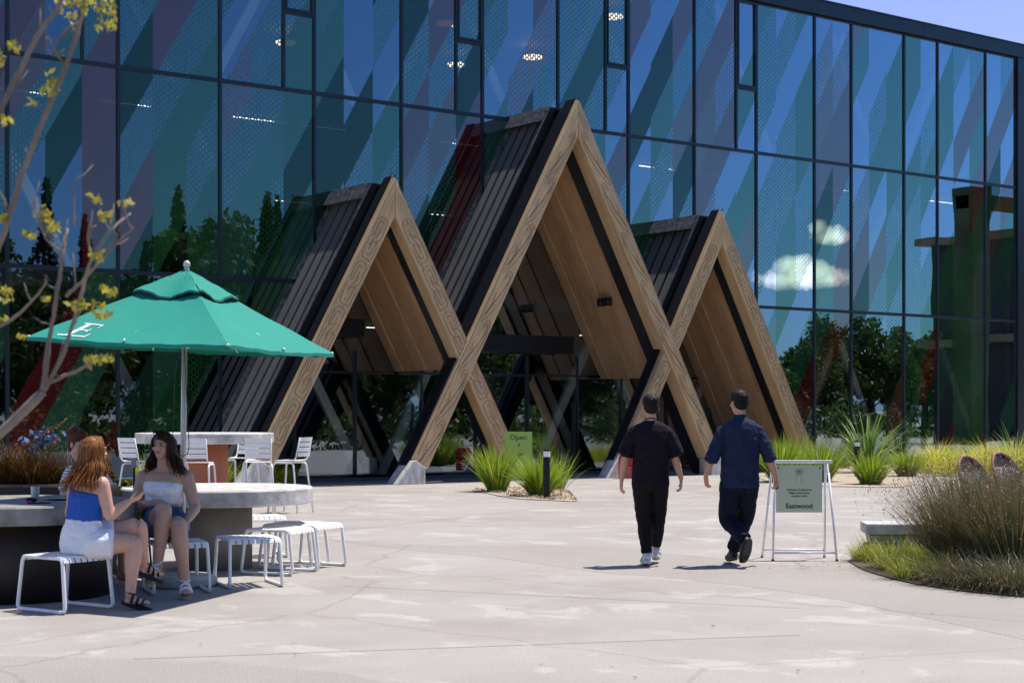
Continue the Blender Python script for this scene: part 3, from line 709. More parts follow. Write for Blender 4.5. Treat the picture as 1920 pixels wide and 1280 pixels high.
for i in range(26):
    p = gp(rr.uniform(190, 515), rr.uniform(905, 916)) if i < 20 else gp(rr.uniform(1400, 1600), rr.uniform(872, 884)); blades(mb, rr, 420, .38, .05, rr.uniform(.6, .85) if i < 20 else .8, 1.1, .011, 1.2, 4, p.x, p.y)
tag(mb.build('low_grass', L_LIME), 'low lime green grass behind the tall round table', 'grass', kind='stuff')
# foreground bed at the right: rushes, lime tufts
bp_ = [gp(x, y) for x, y in ((1590, 1052), (1622, 1070), (1700, 1092), (1800, 1108), (1920, 1120), (2100, 1140), (2200, 1040), (1990, 1000), (1760, 1010), (1640, 1030))]
sheet('planting_bed', smooth_pts(bp_, 6), .012, pm('dark_soil', (.10, .07, .045), .95, .5, 20, 1, 50))
def rush(px, py, h, n, seed, label, spread=1.0):
    rr = random.Random(seed); e = empty('rush_clump', gp(px, py), 0, label, 'plant'); mb = MB(); blades(mb, rr, n, .28, .04, h, spread, .0045, .6, 5, hmin=.55); mb.build('stems', L_RUSH, e)
    tp = MB(); vs = mb.v
    for i in range(0, n):
        if rr.random() < .7:
            q = Vector(vs[i*12+10])
            for k in range(4): leafquad(tp, q+rvec(rr)*.03, .007*rr.uniform(.5, 1.5), rr)
    tp.build('seed_heads', L_RUST, e)
rush(1815, 1072, 1.12, 2300, 51, 'brown tipped rush clump beside the concrete bench, first from the left', .85)
rush(1905, 1085, 1.12, 2300, 52, 'brown tipped rush clump cut by the right edge of the picture', .85)
rush(1880, 1045, 1.1, 1500, 53, 'brown tipped rush clump in front of the woven chairs, farthest back of its bed', .85)
rush(2010, 1080, 1.2, 1500, 54, 'rush clump growing out past the right edge beside the cut one', .8)
mb = MB(); rr = random.Random(9)
for (x, y) in ((1640, 1050), (1665, 1066), (1700, 1072), (1690, 1048), (1735, 1080), (1655, 1040), (1720, 1055), (1625, 1052), (1760, 1088), (1750, 1062), (1675, 1055), (1705, 1085)):
    p = gp(x, y); blades(mb, rr, 330, .13, .04, .34, 1.2, .0035, 1.3, 4, p.x, p.y)
tag(mb.build('lime_grass', L_LIME), 'soft lime green grass tufts spilling round the end of the concrete bench', 'grass', kind='stuff')
mb = MB()
for (x, y) in ((1840, 1102), (1890, 1108), (1930, 1112), (1785, 1095)):
    p = gp(x, y); blades(mb, rr, 500, .25, .05, .42, 1.2, .004, 1.2, 4, p.x, p.y)
tag(mb.build('dry_grass', L_RUSH), 'dull dry grass along the paving edge below the rushes', 'grass', kind='stuff')

# ---------------------------------------------------------------- site furniture on the right
def cam_empty(name, pos, label, cat, rz=0, group=None): return empty(name, pos, CY+rz, label, cat, group)
# bollards
def bollard(px, py, h, label, r=.062):
    e = cam_empty('bollard_light', gp(px, py), label, 'bollard')
    mb = MB(); mb.lathe([(r, 0), (r, h-.14)], 24); mb.build('post', BLACK, e, bevel=.003).data.shade_smooth()
    mb = MB(); mb.lathe([(r-.002, h-.139), (r-.002, h-.04)], 24); mb.build('lens', WHITE, e)
    mb = MB(); mb.lathe([(r, h-.039), (r, h-.006), (r-.02, h)], 24); mb.build('cap', BLACK, e)
bollard(1025, 935, .90, 'black bollard light with a white band standing between the spiky plants')
bollard(1607, 893, .88, 'small bollard light almost hidden below the tall flax')
# lettering
def text(name, s, size, m, parent, loc, align='CENTER', ext=.0012, rot=(math.pi/2, 0, 0), bold=0):
    cu = bpy.data.curves.new(name, 'FONT'); cu.body = s; cu.size = size; cu.align_x = align; cu.extrude = ext; cu.offset = bold; cu.resolution_u = 3
    o = bpy.data.objects.new(name, cu); C.objects.link(o); bake_me = None
    dg = bpy.context.evaluated_depsgraph_get(); me = bpy.data.meshes.new_from_object(o.evaluated_get(dg)); bpy.data.objects.remove(o)
    o = bpy.data.objects.new(name, me); C.objects.link(o); me.materials.clear(); me.materials.append(m); o.parent = parent; o.location = loc; o.rotation_euler = rot; return o
INK = pm('sign_ink', (.02, .03, .02), .7)
# A-frame cafe sign
SAGE = pm('sage_board', (.62, .68, .45), .55, .03, 2)
sg = cam_empty('sign_frame', gp(1502, 1048), 'white A-frame sign holding a sage green cafe welcome board', 'sign')
dS = FOC*CH/(1048-HOR); pxm = FOC/dS
H_ = 1.02; w2 = .335; dep = .22
for (sx_, sy_) in ((-1, -1), (1, -1), (-1, 1), (1, 1)):
    mb = MB(); x = sx_*w2 - (.045 if sy_ > 0 else 0); mb.tube([(x, sy_*dep, .0), (sx_*(w2-.055)-(.02 if sy_ > 0 else 0), sy_*.012, H_)], .0125, 8); mb.build('leg', WHITE, sg, True)
    mb = MB(); mb.tube([(x, sy_*dep, .0), (x, sy_*dep, .02)], .015, 8); mb.build('foot', BLACK, sg)
for sy_ in (-1, 1):
    mb = MB(); x0_ = -w2-(.045 if sy_ > 0 else 0); mb.tube([(x0_+.008, sy_*dep*.93, .085), (-x0_-.008-(.09 if sy_ > 0 else 0), sy_*dep*.93, .085)], .011, 8); mb.build('crossbar', WHITE, sg, True)
mb = MB(); mb.box(-w2+.03, w2-.008, -.022, .022, H_-.005, H_+.03); mb.build('top_rail', WHITE, sg, bevel=.004)
mb = MB(); mb.box(-.275, .215, -.050, -.044, H_-.52, H_-.022); bd = mb.build('board', SAGE, sg)
zc = H_-.27; xc = -.03
text('lettering', 'Eastwood', .072, INK, bd, (xc, -.0515, H_-.475), bold=.0012)
text('small_lettering', 'Welcome to Eastwood', .0285, INK, bd, (xc, -.0515, H_-.29), bold=.0004)
text('small_lettering', 'Please order at the', .0285, INK, bd, (xc, -.0515, H_-.322), bold=.0004)
text('small_lettering', 'counter inside', .0285, INK, bd, (xc, -.0515, H_-.354), bold=.0004)
mb = MB()   # the line drawing of a little plant in a vase
zt_ = H_-.10
for a in range(6):
    t0 = a*1.05; c = Vector((xc+.022*math.cos(t0), -.0515, zt_+.018*math.sin(t0)+.01)); mb.tube([c+Vector((.02*math.cos(q*.785), 0, .014*math.sin(q*.785))) for q in range(8)], .0010, 4, closed=True)
mb.tube([(xc-.032, -.0515, zt_-.03), (xc-.032, -.0515, zt_-.115)], .0009, 4); mb.tube([(xc+.032, -.0515, zt_-.03), (xc+.032, -.0515, zt_-.115)], .0009, 4); mb.tube([(xc-.032, -.0515, zt_-.03), (xc+.032, -.0515, zt_-.03)], .0009, 4)
mb.build('line_drawing', INK, bd)
for q in (-.25, .19): mb = MB(); mb.tube([(q, -.05, H_-.05), (q, -.058, H_-.05)], .008, 8); mb.build('screw', BLACK, bd)
# Open sign on a stake
OPENM = pm('lime_board', (.34, .50, .10), .5, .03, 2)
os_ = cam_empty('open_sign', gp(972, 914), 'lime green board reading Open standing behind the spiky plants', 'sign')
dO = FOC*CH/(914-HOR); k = dO/FOC
mb = MB(); mb.box(-26*k, 26*k, -.01, .01, (914-900)*k, (914-809)*k); bd = mb.build('board', OPENM, os_)
for q in (-.2, .2): mb = MB(); mb.tube([(q, .02, 0), (q, .02, .5)], .012, 6); mb.build('stake', STEEL, os_)
text('lettering', 'Open', .155, INK, bd, (0, -.0115, (914-824)*k), bold=.001)
mb = MB(); mb.prism_xz([(-.01, (914-838)*k), (.03, (914-834)*k), (.0, (914-830)*k)], -.0125, -.0105); mb.build('arrow', INK, bd)
text('small_lettering', 'ps', .12, INK, bd, (.06, -.0115, (914-854)*k), bold=.001)
# concrete bench, curved in plan
bn = cam_empty('bench', gp(1690, 1046), 'curved concrete bench end sticking out of the rushes beside lime grass', 'bench')
kk = (FOC*CH/(1046-HOR))/FOC
def curve_block(x0, x1, y0, y1, z0, z1, bow, name, tap=0):
    n = 10; mb = MB(); top = []; bot = []
    fr = [(x0+(x1-x0)*i/n, y0-bow*math.sin(math.pi*i/n*.8)) for i in range(n+1)]; bk = [(x0+(x1-x0)*i/n+.04, y1-bow*math.sin(math.pi*i/n*.8)) for i in range(n, -1, -1)]
    P = fr+bk; N = len(P); c = Vector((sum(p[0] for p in P)/N, sum(p[1] for p in P)/N))
    lo = [((p[0]-c.x)*(1-tap)+c.x, (p[1]-c.y)*(1-tap)+c.y, z0) for p in P]; hi = [(p[0], p[1], z1) for p in P]
    mb.add(lo+hi, [tuple(range(N-1, -1, -1)), tuple(range(N, 2*N))]+[(i, (i+1) % N, (i+1) % N+N, i+N) for i in range(N)])
    return mb.build(name, CONC_T if name == 'seat' else CONC, bn, bevel=.015)
curve_block(-75*kk, 330*kk, -.22, .25, .27, .385, .12, 'seat')
curve_block(-68*kk, 325*kk, -.17, .2, .165, .265, .12, 'upper_base', .02)
curve_block(-71*kk, 328*kk, -.20, .22, .0, .160, .12, 'lower_base', .03)
# woven bistro chairs behind the rushes
RAT = pm('rattan', (.26, .12, .06), .5, .3, 30, .4, 90); WEAVE = None
m_, g_ = mat('woven_black_white'); b_ = g_.n('ShaderNodeBsdfPrincipled', i_Roughness=.6); t_ = g_.n('ShaderNodeTexCoord'); s_ = g_.n('ShaderNodeSeparateXYZ'); g_.l(t_.outputs['Object'], s_.inputs[0])
ww = g_.m('GREATER_THAN', g_.m('FRACT', g_.m('MULTIPLY', g_.m('ADD', s_.outputs[0], g_.m('MULTIPLY', s_.outputs[2], .25)), 28)), .5)
low = g_.m('LESS_THAN', s_.outputs[2], .80)
g_.l(g_.mix(g_.m('MULTIPLY', ww, low), (.012, .014, .025), (.7, .68, .62)), b_.inputs[0]); finish(g_, b_.outputs[0]); WEAVE = m_
def bistro(px, d, label, rz):
    e = cam_empty('woven_chair', at(px, d), label, 'chair', rz, 'woven chairs behind the rushes')
    N = 24
    def P(a, f=1.0):  # tall egg shaped back, leaning backwards (towards -y is the seat side)
        x = .23*f*math.sin(a); z = .72+.27*f*math.cos(a)*(1 if math.cos(a) > 0 else 1.35); return Vector((x, .18+(z-.45)*.28-.35*x*x*4, z))
    mb = MB(); mb.tube([P(2*math.pi*i/N) for i in range(N)], .022, 8, closed=True); mb.build('back_frame', RAT, e, True)
    mb = MB(); vs = [P(2*math.pi*i/N, .93) for i in range(N)]; cc = P(0, 0); mb.add(vs+[cc], [(i, (i+1) % N, N) for i in range(N)]); q = mb.build('back_weave', WEAVE, e); so = q.modifiers.new('s', 'SOLIDIFY'); so.thickness = .01
    mb = MB(); mb.lathe([(.20, .43), (.22, .445), (.20, .46)], 24, (0, .0)); mb.build('seat', WEAVE, e)
    for (x, y) in ((-.18, -.16), (.18, -.16), (-.18, .17), (.18, .17)): mb = MB(); mb.tube([(x*1.1, y*1.15, 0), (x, y, .44)], .014, 7); mb.build('leg', RAT, e, True)
    mb = MB(); mb.tube([P(1.7)+Vector((0, 0, 0)), (.30, .0, .68), (.27, -.18, .60), (.2, -.18, .45)], .014, 7); mb.tube([P(-1.7), (-.30, .0, .68), (-.27, -.18, .60), (-.2, -.18, .45)], .014, 7); mb.build('armrest', RAT, e, True)
bistro(1845, 20.6, 'woven round backed chair, left of the two behind the rushes', .5)
bistro(1905, 22.5, 'woven round backed chair nearest the right edge, higher of the two behind the rushes', .5)
# red mesh crate by the right footing
crate = cam_empty('crate', onY(1178, 29.2), 'red plastic mesh crate on the ground behind the walker in black', 'crate')
RED = pm('red_plastic', (.55, .01, .015), .4)
mb = MB()
for i in range(8):
    z = .02+i*.062; mb.box(-.22, .22, -.15, -.135, z, z+.03); mb.box(-.22, .22, .135, .15, z, z+.03); mb.box(-.22, -.205, -.134, .134, z, z+.03); mb.box(.205, .22, -.134, .134, z, z+.03)
for i in range(9):
    x = -.22+i*.053; mb.box(x, x+.014, -.149, -.136, .0, .52); mb.box(x, x+.014, .136, .149, .0, .52)
mb.build('side', RED, crate)
mb = MB(); mb.box(-.2, .2, -.13, .13, .3, .62); mb.build('sack', pm('red_sack', (.45, .008, .012), .5, .2, 8), crate, bevel=.05)

# ---------------------------------------------------------------- tables, stools, chairs, parasol on the left
def round_table(pos, label, R, zt, th, rp, pm_, cat='table', tall=False):
    e = empty('round_table', pos, CY, label, cat)
    mb = MB(); mb.lathe([(R-.02, zt-th), (R, zt-th+.015), (R, zt-.015), (R-.012, zt)], 64); mb.build('tabletop', CONC_SHADE if pm_ is DARKBR else CONC_T, e)
    mb = MB(); mb.lathe([(rp, .0), (rp, zt-th-.001)], 48); o = mb.build('pedestal', pm_, e); o.data.shade_smooth() if False else None
    return e
tA = at(408, 16.3); round_table(tA, 'round concrete table with grey pedestal beside the seated women, white stools around it', .95, .81, .16, .345, PEDG)
tB = at(384, 25.4); round_table(tB, 'tall round concrete table on a terracotta pedestal with slatted bar chairs', 1.07, 1.24, .16, .36, TERRA)
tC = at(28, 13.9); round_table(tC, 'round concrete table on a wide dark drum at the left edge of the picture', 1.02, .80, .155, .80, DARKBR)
for o in list(C.objects):
    if o.name.startswith('pedestal'):
        for p in o.data.polygons: p.use_smooth = len(p.vertices) == 4
# planter with brown grasses
pe = empty('planter', at(-22, 15.6), CY, 'long dark metal planter full of brown grasses at the left edge', 'planter')
mb = MB(); mb.box(-1.6, 1.12, -.32, .5, 0, .86); mb.build('box', DARKBR, pe, bevel=.01)
mb = MB(); mb.box(-1.57, 1.09, -.29, .47, .862, .868); mb.build('soil', pm('soil', (.04, .03, .02), .95), pe)
mb = MB(); rr = random.Random(12)
for i in range(26): blades(mb, rr, 200, .16, .05, rr.uniform(.36, .52), .9, .0035, 1.2, 4, rr.uniform(-1.45, .98), rr.uniform(-.2, .4))
o = mb.build('brown_grasses', L_DRY, pe, loc=(0, 0, .865)); o['kind'] = 'stuff'
# blue green leafy plant with orange flowering sprigs
fl = empty('flowering_shrub', at(78, 15.9)+Vector((0, 0, .80)), CY, 'blue leaved plant with orange red flower sprigs rising over the brown grasses', 'plant')
L_BLUE = leafmat('blue_leaf', ((0, (.05, .07, .14)), (1, (.12, .16, .30))), .1); L_OR = leafmat('orange_bud', ((0, (.45, .06, .02)), (.5, (.6, .16, .02)), (1, (.65, .40, .04))), .3)
mb = MB(); rr = random.Random(14)
for k in range(90): leafquad(mb, Vector((rr.gauss(0, .085), rr.gauss(0, .06), .50+rr.gauss(0, .045))), .035*rr.uniform(.6, 1.4), rr, .7)
mb.build('leaves', L_BLUE, fl)
mb = MB(); st = MB()
for (x0_, z0_, x1_, z1_) in ((-.25, .38, -.05, .50), (-.1, .45, .12, .62), (.02, .52, .27, .70), (-.2, .36, .1, .40), (.08, .42, .2, .52), (-.45, .50, -.12, .80), (-.8, .45, -.48, .66)):
    a = Vector((x0_, 0, z0_)); b = Vector((x1_, -.05, z1_)); st.tube([a, (a+b)/2+Vector((0, 0, .01)), b], [.005, .004, .002], 5); st.tube([a, Vector((0, 0, 0)) if x0_ > -.4 else Vector((-.4, 0, 0))], .004, 5)
    for k in range(46):
        f = k/46; leafquad(mb, a+(b-a)*f+rvec(rr)*.018*(1.2-f), .011*rr.uniform(.7, 1.4), rr, .5)
    mb.build('flower_sprig', L_OR, fl); st.build('stem', BARK, fl); mb = MB(); st = MB()

# white tubular stools with slatted seats
def rounded(pts, r, n=5):
    out = [Vector(pts[0])]
    for i in range(1, len(pts)-1):
        a, b, c = Vector(pts[i-1]), Vector(pts[i]), Vector(pts[i+1]); d1 = (a-b).normalized()*r; d2 = (c-b).normalized()*r
        for q in range(n+1): t = q/n; out.append((b+d1)*(1-t)**2+b*2*t*(1-t)+(b+d2)*t*t)
    out.append(Vector(pts[-1])); return out
PEGS = pm('grey_foot', (.30, .28, .22), .6)
def make_stool():
    e = empty('stool', (0, 0, 0)); W, L, H = .225, .255, .44       # frames run along y, slats along y too
    for s_ in (-1, 1):
        x = s_*W; mb = MB()
        loop = rounded([(x, -L+.02, H-.012), (x*1.06, -L-.03, .016), (x*1.06, L+.03, .016), (x, L-.02, H-.012)], .055)
        mb.tube([(x, 0, H-.012)]+rounded([(x, 0, H-.012), (x, -L+.02, H-.012), (x*1.06, -L-.03, .016), (x*1.06, L+.03, .016), (x, L-.02, H-.012), (x, 0, H-.012)], .05), .0155, 10)
        mb.build('leg_frame', WHITE, e, True)
        for y in (-L, L): mb = MB(); mb.tube([(x*1.06, y-.01, .0), (x*1.06, y+.01, .0)], .014, 8); mb.build('foot', PEGS, e)
    mb = MB(); n = 8
    for i in range(n):
        xa = -W-.008+(2*W+.016)*i/n+.006; xb = -W-.008+(2*W+.016)*(i+1)/n-.006
        prof = rounded([(0, -L-.004, H-.045), (0, -L+.012, H+.004), (0, L-.012, H+.004), (0, L+.004, H-.045)], .045, 4)
        k = len(prof); vs = [(xa, p.y, p.z-.006*math.cos(p.y/L*1.5)) for p in prof]+[(xb, p.y, p.z-.006*math.cos(p.y/L*1.5)) for p in prof]
        vs += [(x_, y_, z_-.004) for x_, y_, z_ in vs]
        fs = [(j, j+1, k+j+1, k+j) for j in range(k-1)]+[(2*k+j+1, 2*k+j, 3*k+j, 3*k+j+1) for j in range(k-1)]+[(j+1, j, 2*k+j, 2*k+j+1) for j in range(k-1)]+[(k+j, k+j+1, 3*k+j+1, 3*k+j) for j in range(k-1)]
        mb.add(vs, fs)
    for y in (-L+.03, L-.03): mb.box(-W, W, y-.012, y+.012, H-.012, H-.004)
    mb.build('seat', WHITE, e); return e
st0 = make_stool(); first = True
def stool(px, d, ang, label, sc_=1.0):
    global first
    t = st0 if first else copy_tree(st0); first = False
    t.location = at(px, d); t.rotation_euler = (0, 0, CY+R_(ang)); t.scale = (sc_, sc_, 1); return tag(t, label, 'stool', 'white slatted stools round the concrete tables')
stool(123, 12.82, 55, 'white slatted stool carrying the woman in white shorts')
stool(330, 14.15, 22, 'white slatted stool carrying the woman in the white top')
stool(465, 14.62, 24, 'empty white slatted stool in front of the grey pedestal')
stool(524, 15.75, 68, 'empty white slatted stool, nearest of the cluster right of the round table')
stool(552, 16.45, 75, 'empty white slatted stool, middle one of the cluster right of the round table')
stool(580, 16.35, 62, 'empty white slatted stool farthest right, at the edge of the open paving')
stool(487, 17.6, 20, 'empty white slatted stool just behind the grey pedestal')
stool(252, 15.6, 15, 'white slatted stool in the sun between the two seated women')
# bar chairs
def make_barchair():
    e = empty('bar_chair', (0, 0, 0)); H = .80; W = .21      # faces +y, back at -y
    for s_ in (-1, 1):
        mb = MB(); mb.tube(rounded([(s_*.25, .26, 0), (s_*.20, .19, H-.02), (s_*.20, -.16, H-.02), (s_*.25, -.26, 0)], .06), .015, 8); mb.build('leg_frame', WHITE, e, True)
        mb = MB(); mb.tube(rounded([(s_*.19, .18, H), (s_*.19, -.19, H+.02), (s_*.185, -.27, H+.37)], .06), .011, 8); mb.build('back_post', WHITE, e, True)
    mb = MB(); mb.tube([(-.225, .20, .28), (.225, .20, .28)], .010, 8); mb.build('footrest', WHITE, e, True)
    mb = MB()
    for i in range(6): y = -.17+i*.06; z = H+.008+.02*(i/5-.5)**2; mb.box(-.195, .195, y, y+.048, z, z+.006)
    mb.build('seat', WHITE, e, bevel=.002)
    mb = MB()
    for i in range(4):
        z = H+.075+i*.078; y = -.215-.055*(z-H)/.37*1.0
        P = [(x_*.19, y-.012*(1-x_*x_)*2, z) for x_ in (-1, -.6, -.2, .2, .6, 1)]
        vs = P+[(a_, b_-.012, c_+.066) for a_, b_, c_ in P]; vs += [(a_, b_-.005, c_) for a_, b_, c_ in vs]
        fs = [(j, j+1, 7+j, 6+j) for j in range(5)]+[(12+j+1, 12+j, 18+j, 19+j) for j in range(5)]+[(6+j, 7+j, 19+j, 18+j) for j in range(5)]+[(j+1, j, 12+j, 13+j) for j in range(5)]+[(0, 6, 18, 12), (11, 5, 17, 23)]
        mb.add(vs, fs)
    mb.build('backrest', WHITE, e); return e
bc0 = make_barchair(); bf = True
def barchair(px, d, ang, label):
    global bf
    t = bc0 if bf else copy_tree(bc0); bf = False
    t.location = at(px, d); t.rotation_euler = (0, 0, CY+R_(ang)); tag(t, label, 'chair', 'white slatted bar chairs at the tall table')
barchair(262, 24.8, -35, 'white bar chair with slatted back, leftmost at the tall table')
barchair(371, 24.2, -3, 'white bar chair seen from behind in front of the terracotta pedestal')
barchair(483, 24.4, 12, 'white bar chair seen from behind at the right end of the tall table')
barchair(545, 25.3, 68, 'white bar chair turned sideways at the far right of the tall table')
barchair(452, 26.6, 160, 'white bar chair across the tall table, mostly hidden by the one in front')
# dark blue lounge chairs and green chair in the shade
SLATE = pm('slate_chair', (.05, .09, .12), .5, .1, 5); OLIVE = pm('olive_chair', (.14, .17, .05), .45, .1, 5)
def patio_chair(name, pos, rz, m, label, slats=True):
    e = empty(name, pos, CY+rz, label, 'chair'); mb = MB()
    for s_ in (-1, 1): mb.tube(rounded([(s_*.22, .24, 0), (s_*.22, .2, .43), (s_*.22, -.2, .43), (s_*.24, -.26, 0)], .05), .012, 8)
    mb.build('leg_frame', m, e, True); mb = MB(); mb.box(-.22, .22, -.21, .21, .43, .45); mb.build('seat', m, e, bevel=.008); mb = MB()
    if slats:
        for i in range(7): x = -.21+i*.062; mb.hexa([(x, -.21, .47), (x+.045, -.21, .47), (x+.045, -.195, .47), (x, -.195, .47)], [(x, -.33, .86), (x+.045, -.33, .86), (x+.045, -.315, .86), (x, -.315, .86)])
    else:
        P = rounded([(-.21, -.21, .47), (-.22, -.31, .82), (.22, -.31, .82), (.21, -.21, .47)], .08)
        c = [(p.x, p.y-.012, p.z) for p in P]; n = len(P); mb.add([tuple(p) for p in P]+c, [tuple(range(n)), tuple(range(2*n-1, n-1, -1))]+[(i, i+n, (i+1) % n+n, (i+1) % n) for i in range(n)])
    mb.build('backrest', m, e)
patio_chair('patio_chair', at(132, 27), R_(15), SLATE, 'slate blue slatted chair near the glass behind the planter')
patio_chair('patio_chair', at(250, 27.5), R_(-30), SLATE, 'slate blue chair near the glass, left of the tall table', False)
patio_chair('patio_chair', at(224, 15.9), R_(175), OLIVE, 'olive green chair between the two seated women', False)
# things on the left table
mb = MB(); mb.lathe([(.033, .801), (.038, .915)], 24, (0, 0)); cup = mb.build('cup', pm('brushed_steel', (.55, .53, .50), .35, .05, 9, metal=.6), loc=at(66, 14.05)); tag(cup, 'plain pale metal cup on the dark drum table', 'cup')
mb = MB(); mb.ell((0, 0, .822), .05, .035, .022); tag(mb.build('purse', BLACK, None, True, loc=at(59, 13.6)), 'small black purse lying on the table beside the metal cup', 'purse')
mb = MB(); mb.ell((0, 0, .812), .028, .02, .012); tag(mb.build('lipstick', pm('pink_plastic', (.6, .02, .25), .4), None, True, loc=at(55, 13.45)), 'small pink item in front of the black purse', 'makeup')
mb = MB(); mb.box(-.075, .075, -.035, .035, .801, .810); o = mb.build('phone', BLACK, None, bevel=.004, loc=at(76, 13.45)); o.rotation_euler = (0, 0, CY+.3); tag(o, 'black phone lying flat on the dark drum table', 'phone')
mb = MB(); mb.lathe([(.05, .801), (.12, .815), (.125, .818)], 28); tag(mb.build('plate', pm('grey_plate', (.35, .36, .30), .4), loc=at(110, 14.0)), 'shallow grey green plate on the drum table behind the woman in blue', 'plate')
mb = MB(); mb.box(-.013, .013, -.002, .002, -.035, .035); o = mb.build('number_tag', pm('grey_tag', (.32, .34, .36), .5, .3, 60), None, loc=at(251, 15.5, 868)); o.scale = (1.9, 1, 1.2); o.rotation_euler = (0, 0, CY)
tag(o, 'small grey number tag on a thin stand by the olive chair', 'tag')
mb = MB(); mb.tube([(0, .012, -.84), (0, .012, .03)], .006, 6); mb.build('stand', BLACK, o); 

# parasol
FAB = pm('green_canvas', (.0, .23, .165), .8, .06, 3, .12, 300); WHT = pm('white_print', (.8, .8, .8), .7); FABD = pm('dark_hem', (.0, .05, .04), .8)
pu = empty('parasol', at(341, 14.6), CY, 'emerald green square parasol with white letter over the seated women', 'parasol')
ALU = pm('pole_metal', (.58, .56, .52), .35, .08, 3, metal=.3)
mb = MB(); mb.tube([(0, 0, .05), (.03, 0, 2.72)], .026, 16); mb.build('pole', ALU, pu, True)
mb = MB(); mb.lathe([(.30, 0), (.32, .02), (.32, .075), (.28, .10), (.05, .11)], 40, (.0, -.02)); mb.build('base', CONC, pu, bevel=.004)
mb = MB(); mb.lathe([(.036, .1), (.036, .45)], 16); mb.build('base_sleeve', ALU, pu)
dU = 14.6; hub = Vector((.045, 0, 2.80))
cor = []
for (px, py, dd) in ((50, 631, -.75), (428, 647, -1.9), (626, 663, .2), (285, 652, 1.35)):
    d = dU+dd; cor.append(Vector(((px-960)*d/FOC-(341-960)*dU/FOC, dd, CH+(HOR-py)*d/FOC)))
def face_pt(a, b, s_, t, sag=.03):   # s along eave, t from top to eave
    e = a.lerp(b, s_); p = hub.lerp(e, t); sagz = -sag*math.sin(math.pi*min(1, t))*1.1*(1-.0) - .02*math.sin(math.pi*s_)*t
    return p+Vector((0, 0, sagz*4*s_*(1-s_) if True else 0))
def canopy(t0, t1, lift, hem=0, n=16, m=10, wav=0):
    mb = MB()
    for q in range(4):
        a, b = cor[q], cor[(q+1) % 4]; vs = []
        for i in range(m+1):
            t = t0+(t1-t0)*i/m
            for j in range(n+1):
                p = face_pt(a, b, j/n, t); p.z += lift+wav*math.sin(j/n*math.pi*3+.6*q)*(i/m)**3+.004*math.sin(j*2.1+i*1.7+q); vs.append(p)
        if hem:
            for j in range(n+1): p = vs[m*(n+1)+j].copy(); p.z -= hem*(1+.15*math.sin(j*1.3)); vs.append(p)
        mm = m+(1 if hem else 0)
        mb.add(vs, [(i*(n+1)+j, i*(n+1)+j+1, (i+1)*(n+1)+j+1, (i+1)*(n+1)+j) for i in range(mm) for j in range(n)])
    return mb
o = canopy(.10, 1.0, 0, .03).build('canopy', FAB, pu); o.data.shade_smooth()
o.modifiers.new('w', 'WELD').merge_threshold = .004
md = o.modifiers.new('e', 'EDGE_SPLIT'); md.split_angle = R_(12)
v_ = canopy(.0, .345, .045, .018, wav=.022).build('vent_cap', FAB, pu); v_.modifiers.new('e', 'EDGE_SPLIT').split_angle = R_(12); v_.data.shade_smooth()
mb = MB()
for q in range(4):
    a, b = cor[q], cor[(q+1) % 4]
    mb.tube([face_pt(a, b, j/16, .345)+Vector((0, 0, .027+.022*math.sin(j/16*math.pi*3+.6*q)+.004*math.sin(j*2.1+17+q))) for j in range(17)], .011, 6)
mb.build('vent_hem', FABD, pu, True)
mb = MB(); mb.ell(hub+Vector((0, 0, .085)), .032, .032, .036); mb.tube([hub, hub+Vector((0, 0, .06))], .022, 10); mb.build('finial', ALU, pu, True)
for q in range(4):
    for e in (cor[q], cor[q].lerp(cor[(q+1) % 4], .5)):
        mb = MB(); mb.tube([hub+Vector((0, 0, -.10)), e+Vector((0, 0, -.035))+(hub-e)*.03], .009, 6); mb.build('rib', ALU, pu, True)
        mb = MB(); mid_ = hub.lerp(e, .55)+Vector((0, 0, -.06)); mb.tube([Vector((.03, 0, 2.18)), mid_], .007, 6); mb.build('strut', ALU, pu, True)
        mb = MB(); mb.ell(e+Vector((0, 0, -.006))-(hub-e).normalized()*-.02, .016, .016, .014); mb.build('knob', ALU, pu, True)
mb = MB(); mb.lathe([(.04, 2.13), (.045, 2.15), (.045, 2.21), (.04, 2.23)], 16, (.027, 0)); mb.build('runner', ALU, pu)
mb = MB(); mb.tube(smooth_pts([Vector(p) for p in ((.0, -.04, 2.15), (-.05, -.04, 1.9), (-.06, -.05, 1.5), (-.07, -.05, 1.28), (.0, -.06, 1.17), (.07, -.05, 1.22), (.06, -.04, 1.5), (.03, -.04, 2.15))], 6), .004, 5); mb.build('pull_cord', STEEL, pu, True)
# big white serif E printed on the left canopy face (seen lying on its side along the eave)
a, b = cor[0], cor[1]
def onface(u, v): # u along eave (m), v up the slope (m)
    s_ = .125+u*.86/(b-a).length; t = 1-(.045+v*.86/1.6); return face_pt(a, b, s_+(1-t)*.32*(.5-s_)*0, t)+Vector((0, 0, .006))
rects = [(0, .40, 0, .022), (.10, .17, .02, .34), (.03, .36, .335, .357), (.16, .30, .165, .185), (.385, .40, .02, .10), (.345, .36, .26, .34), (.285, .30, .13, .22)]
mb = MB()
for (u0, u1, v0, v1) in rects:
    n = 4; vs = []
    for i in range(n+1):
        for j in range(n+1): vs.append(onface(u0+(u1-u0)*i/n, v0+(v1-v0)*j/n))
    mb.add(vs, [(i*(n+1)+j, (i+1)*(n+1)+j, (i+1)*(n+1)+j+1, i*(n+1)+j+1) for i in range(n) for j in range(n)])
mb.build('printed_letter', WHT, pu)

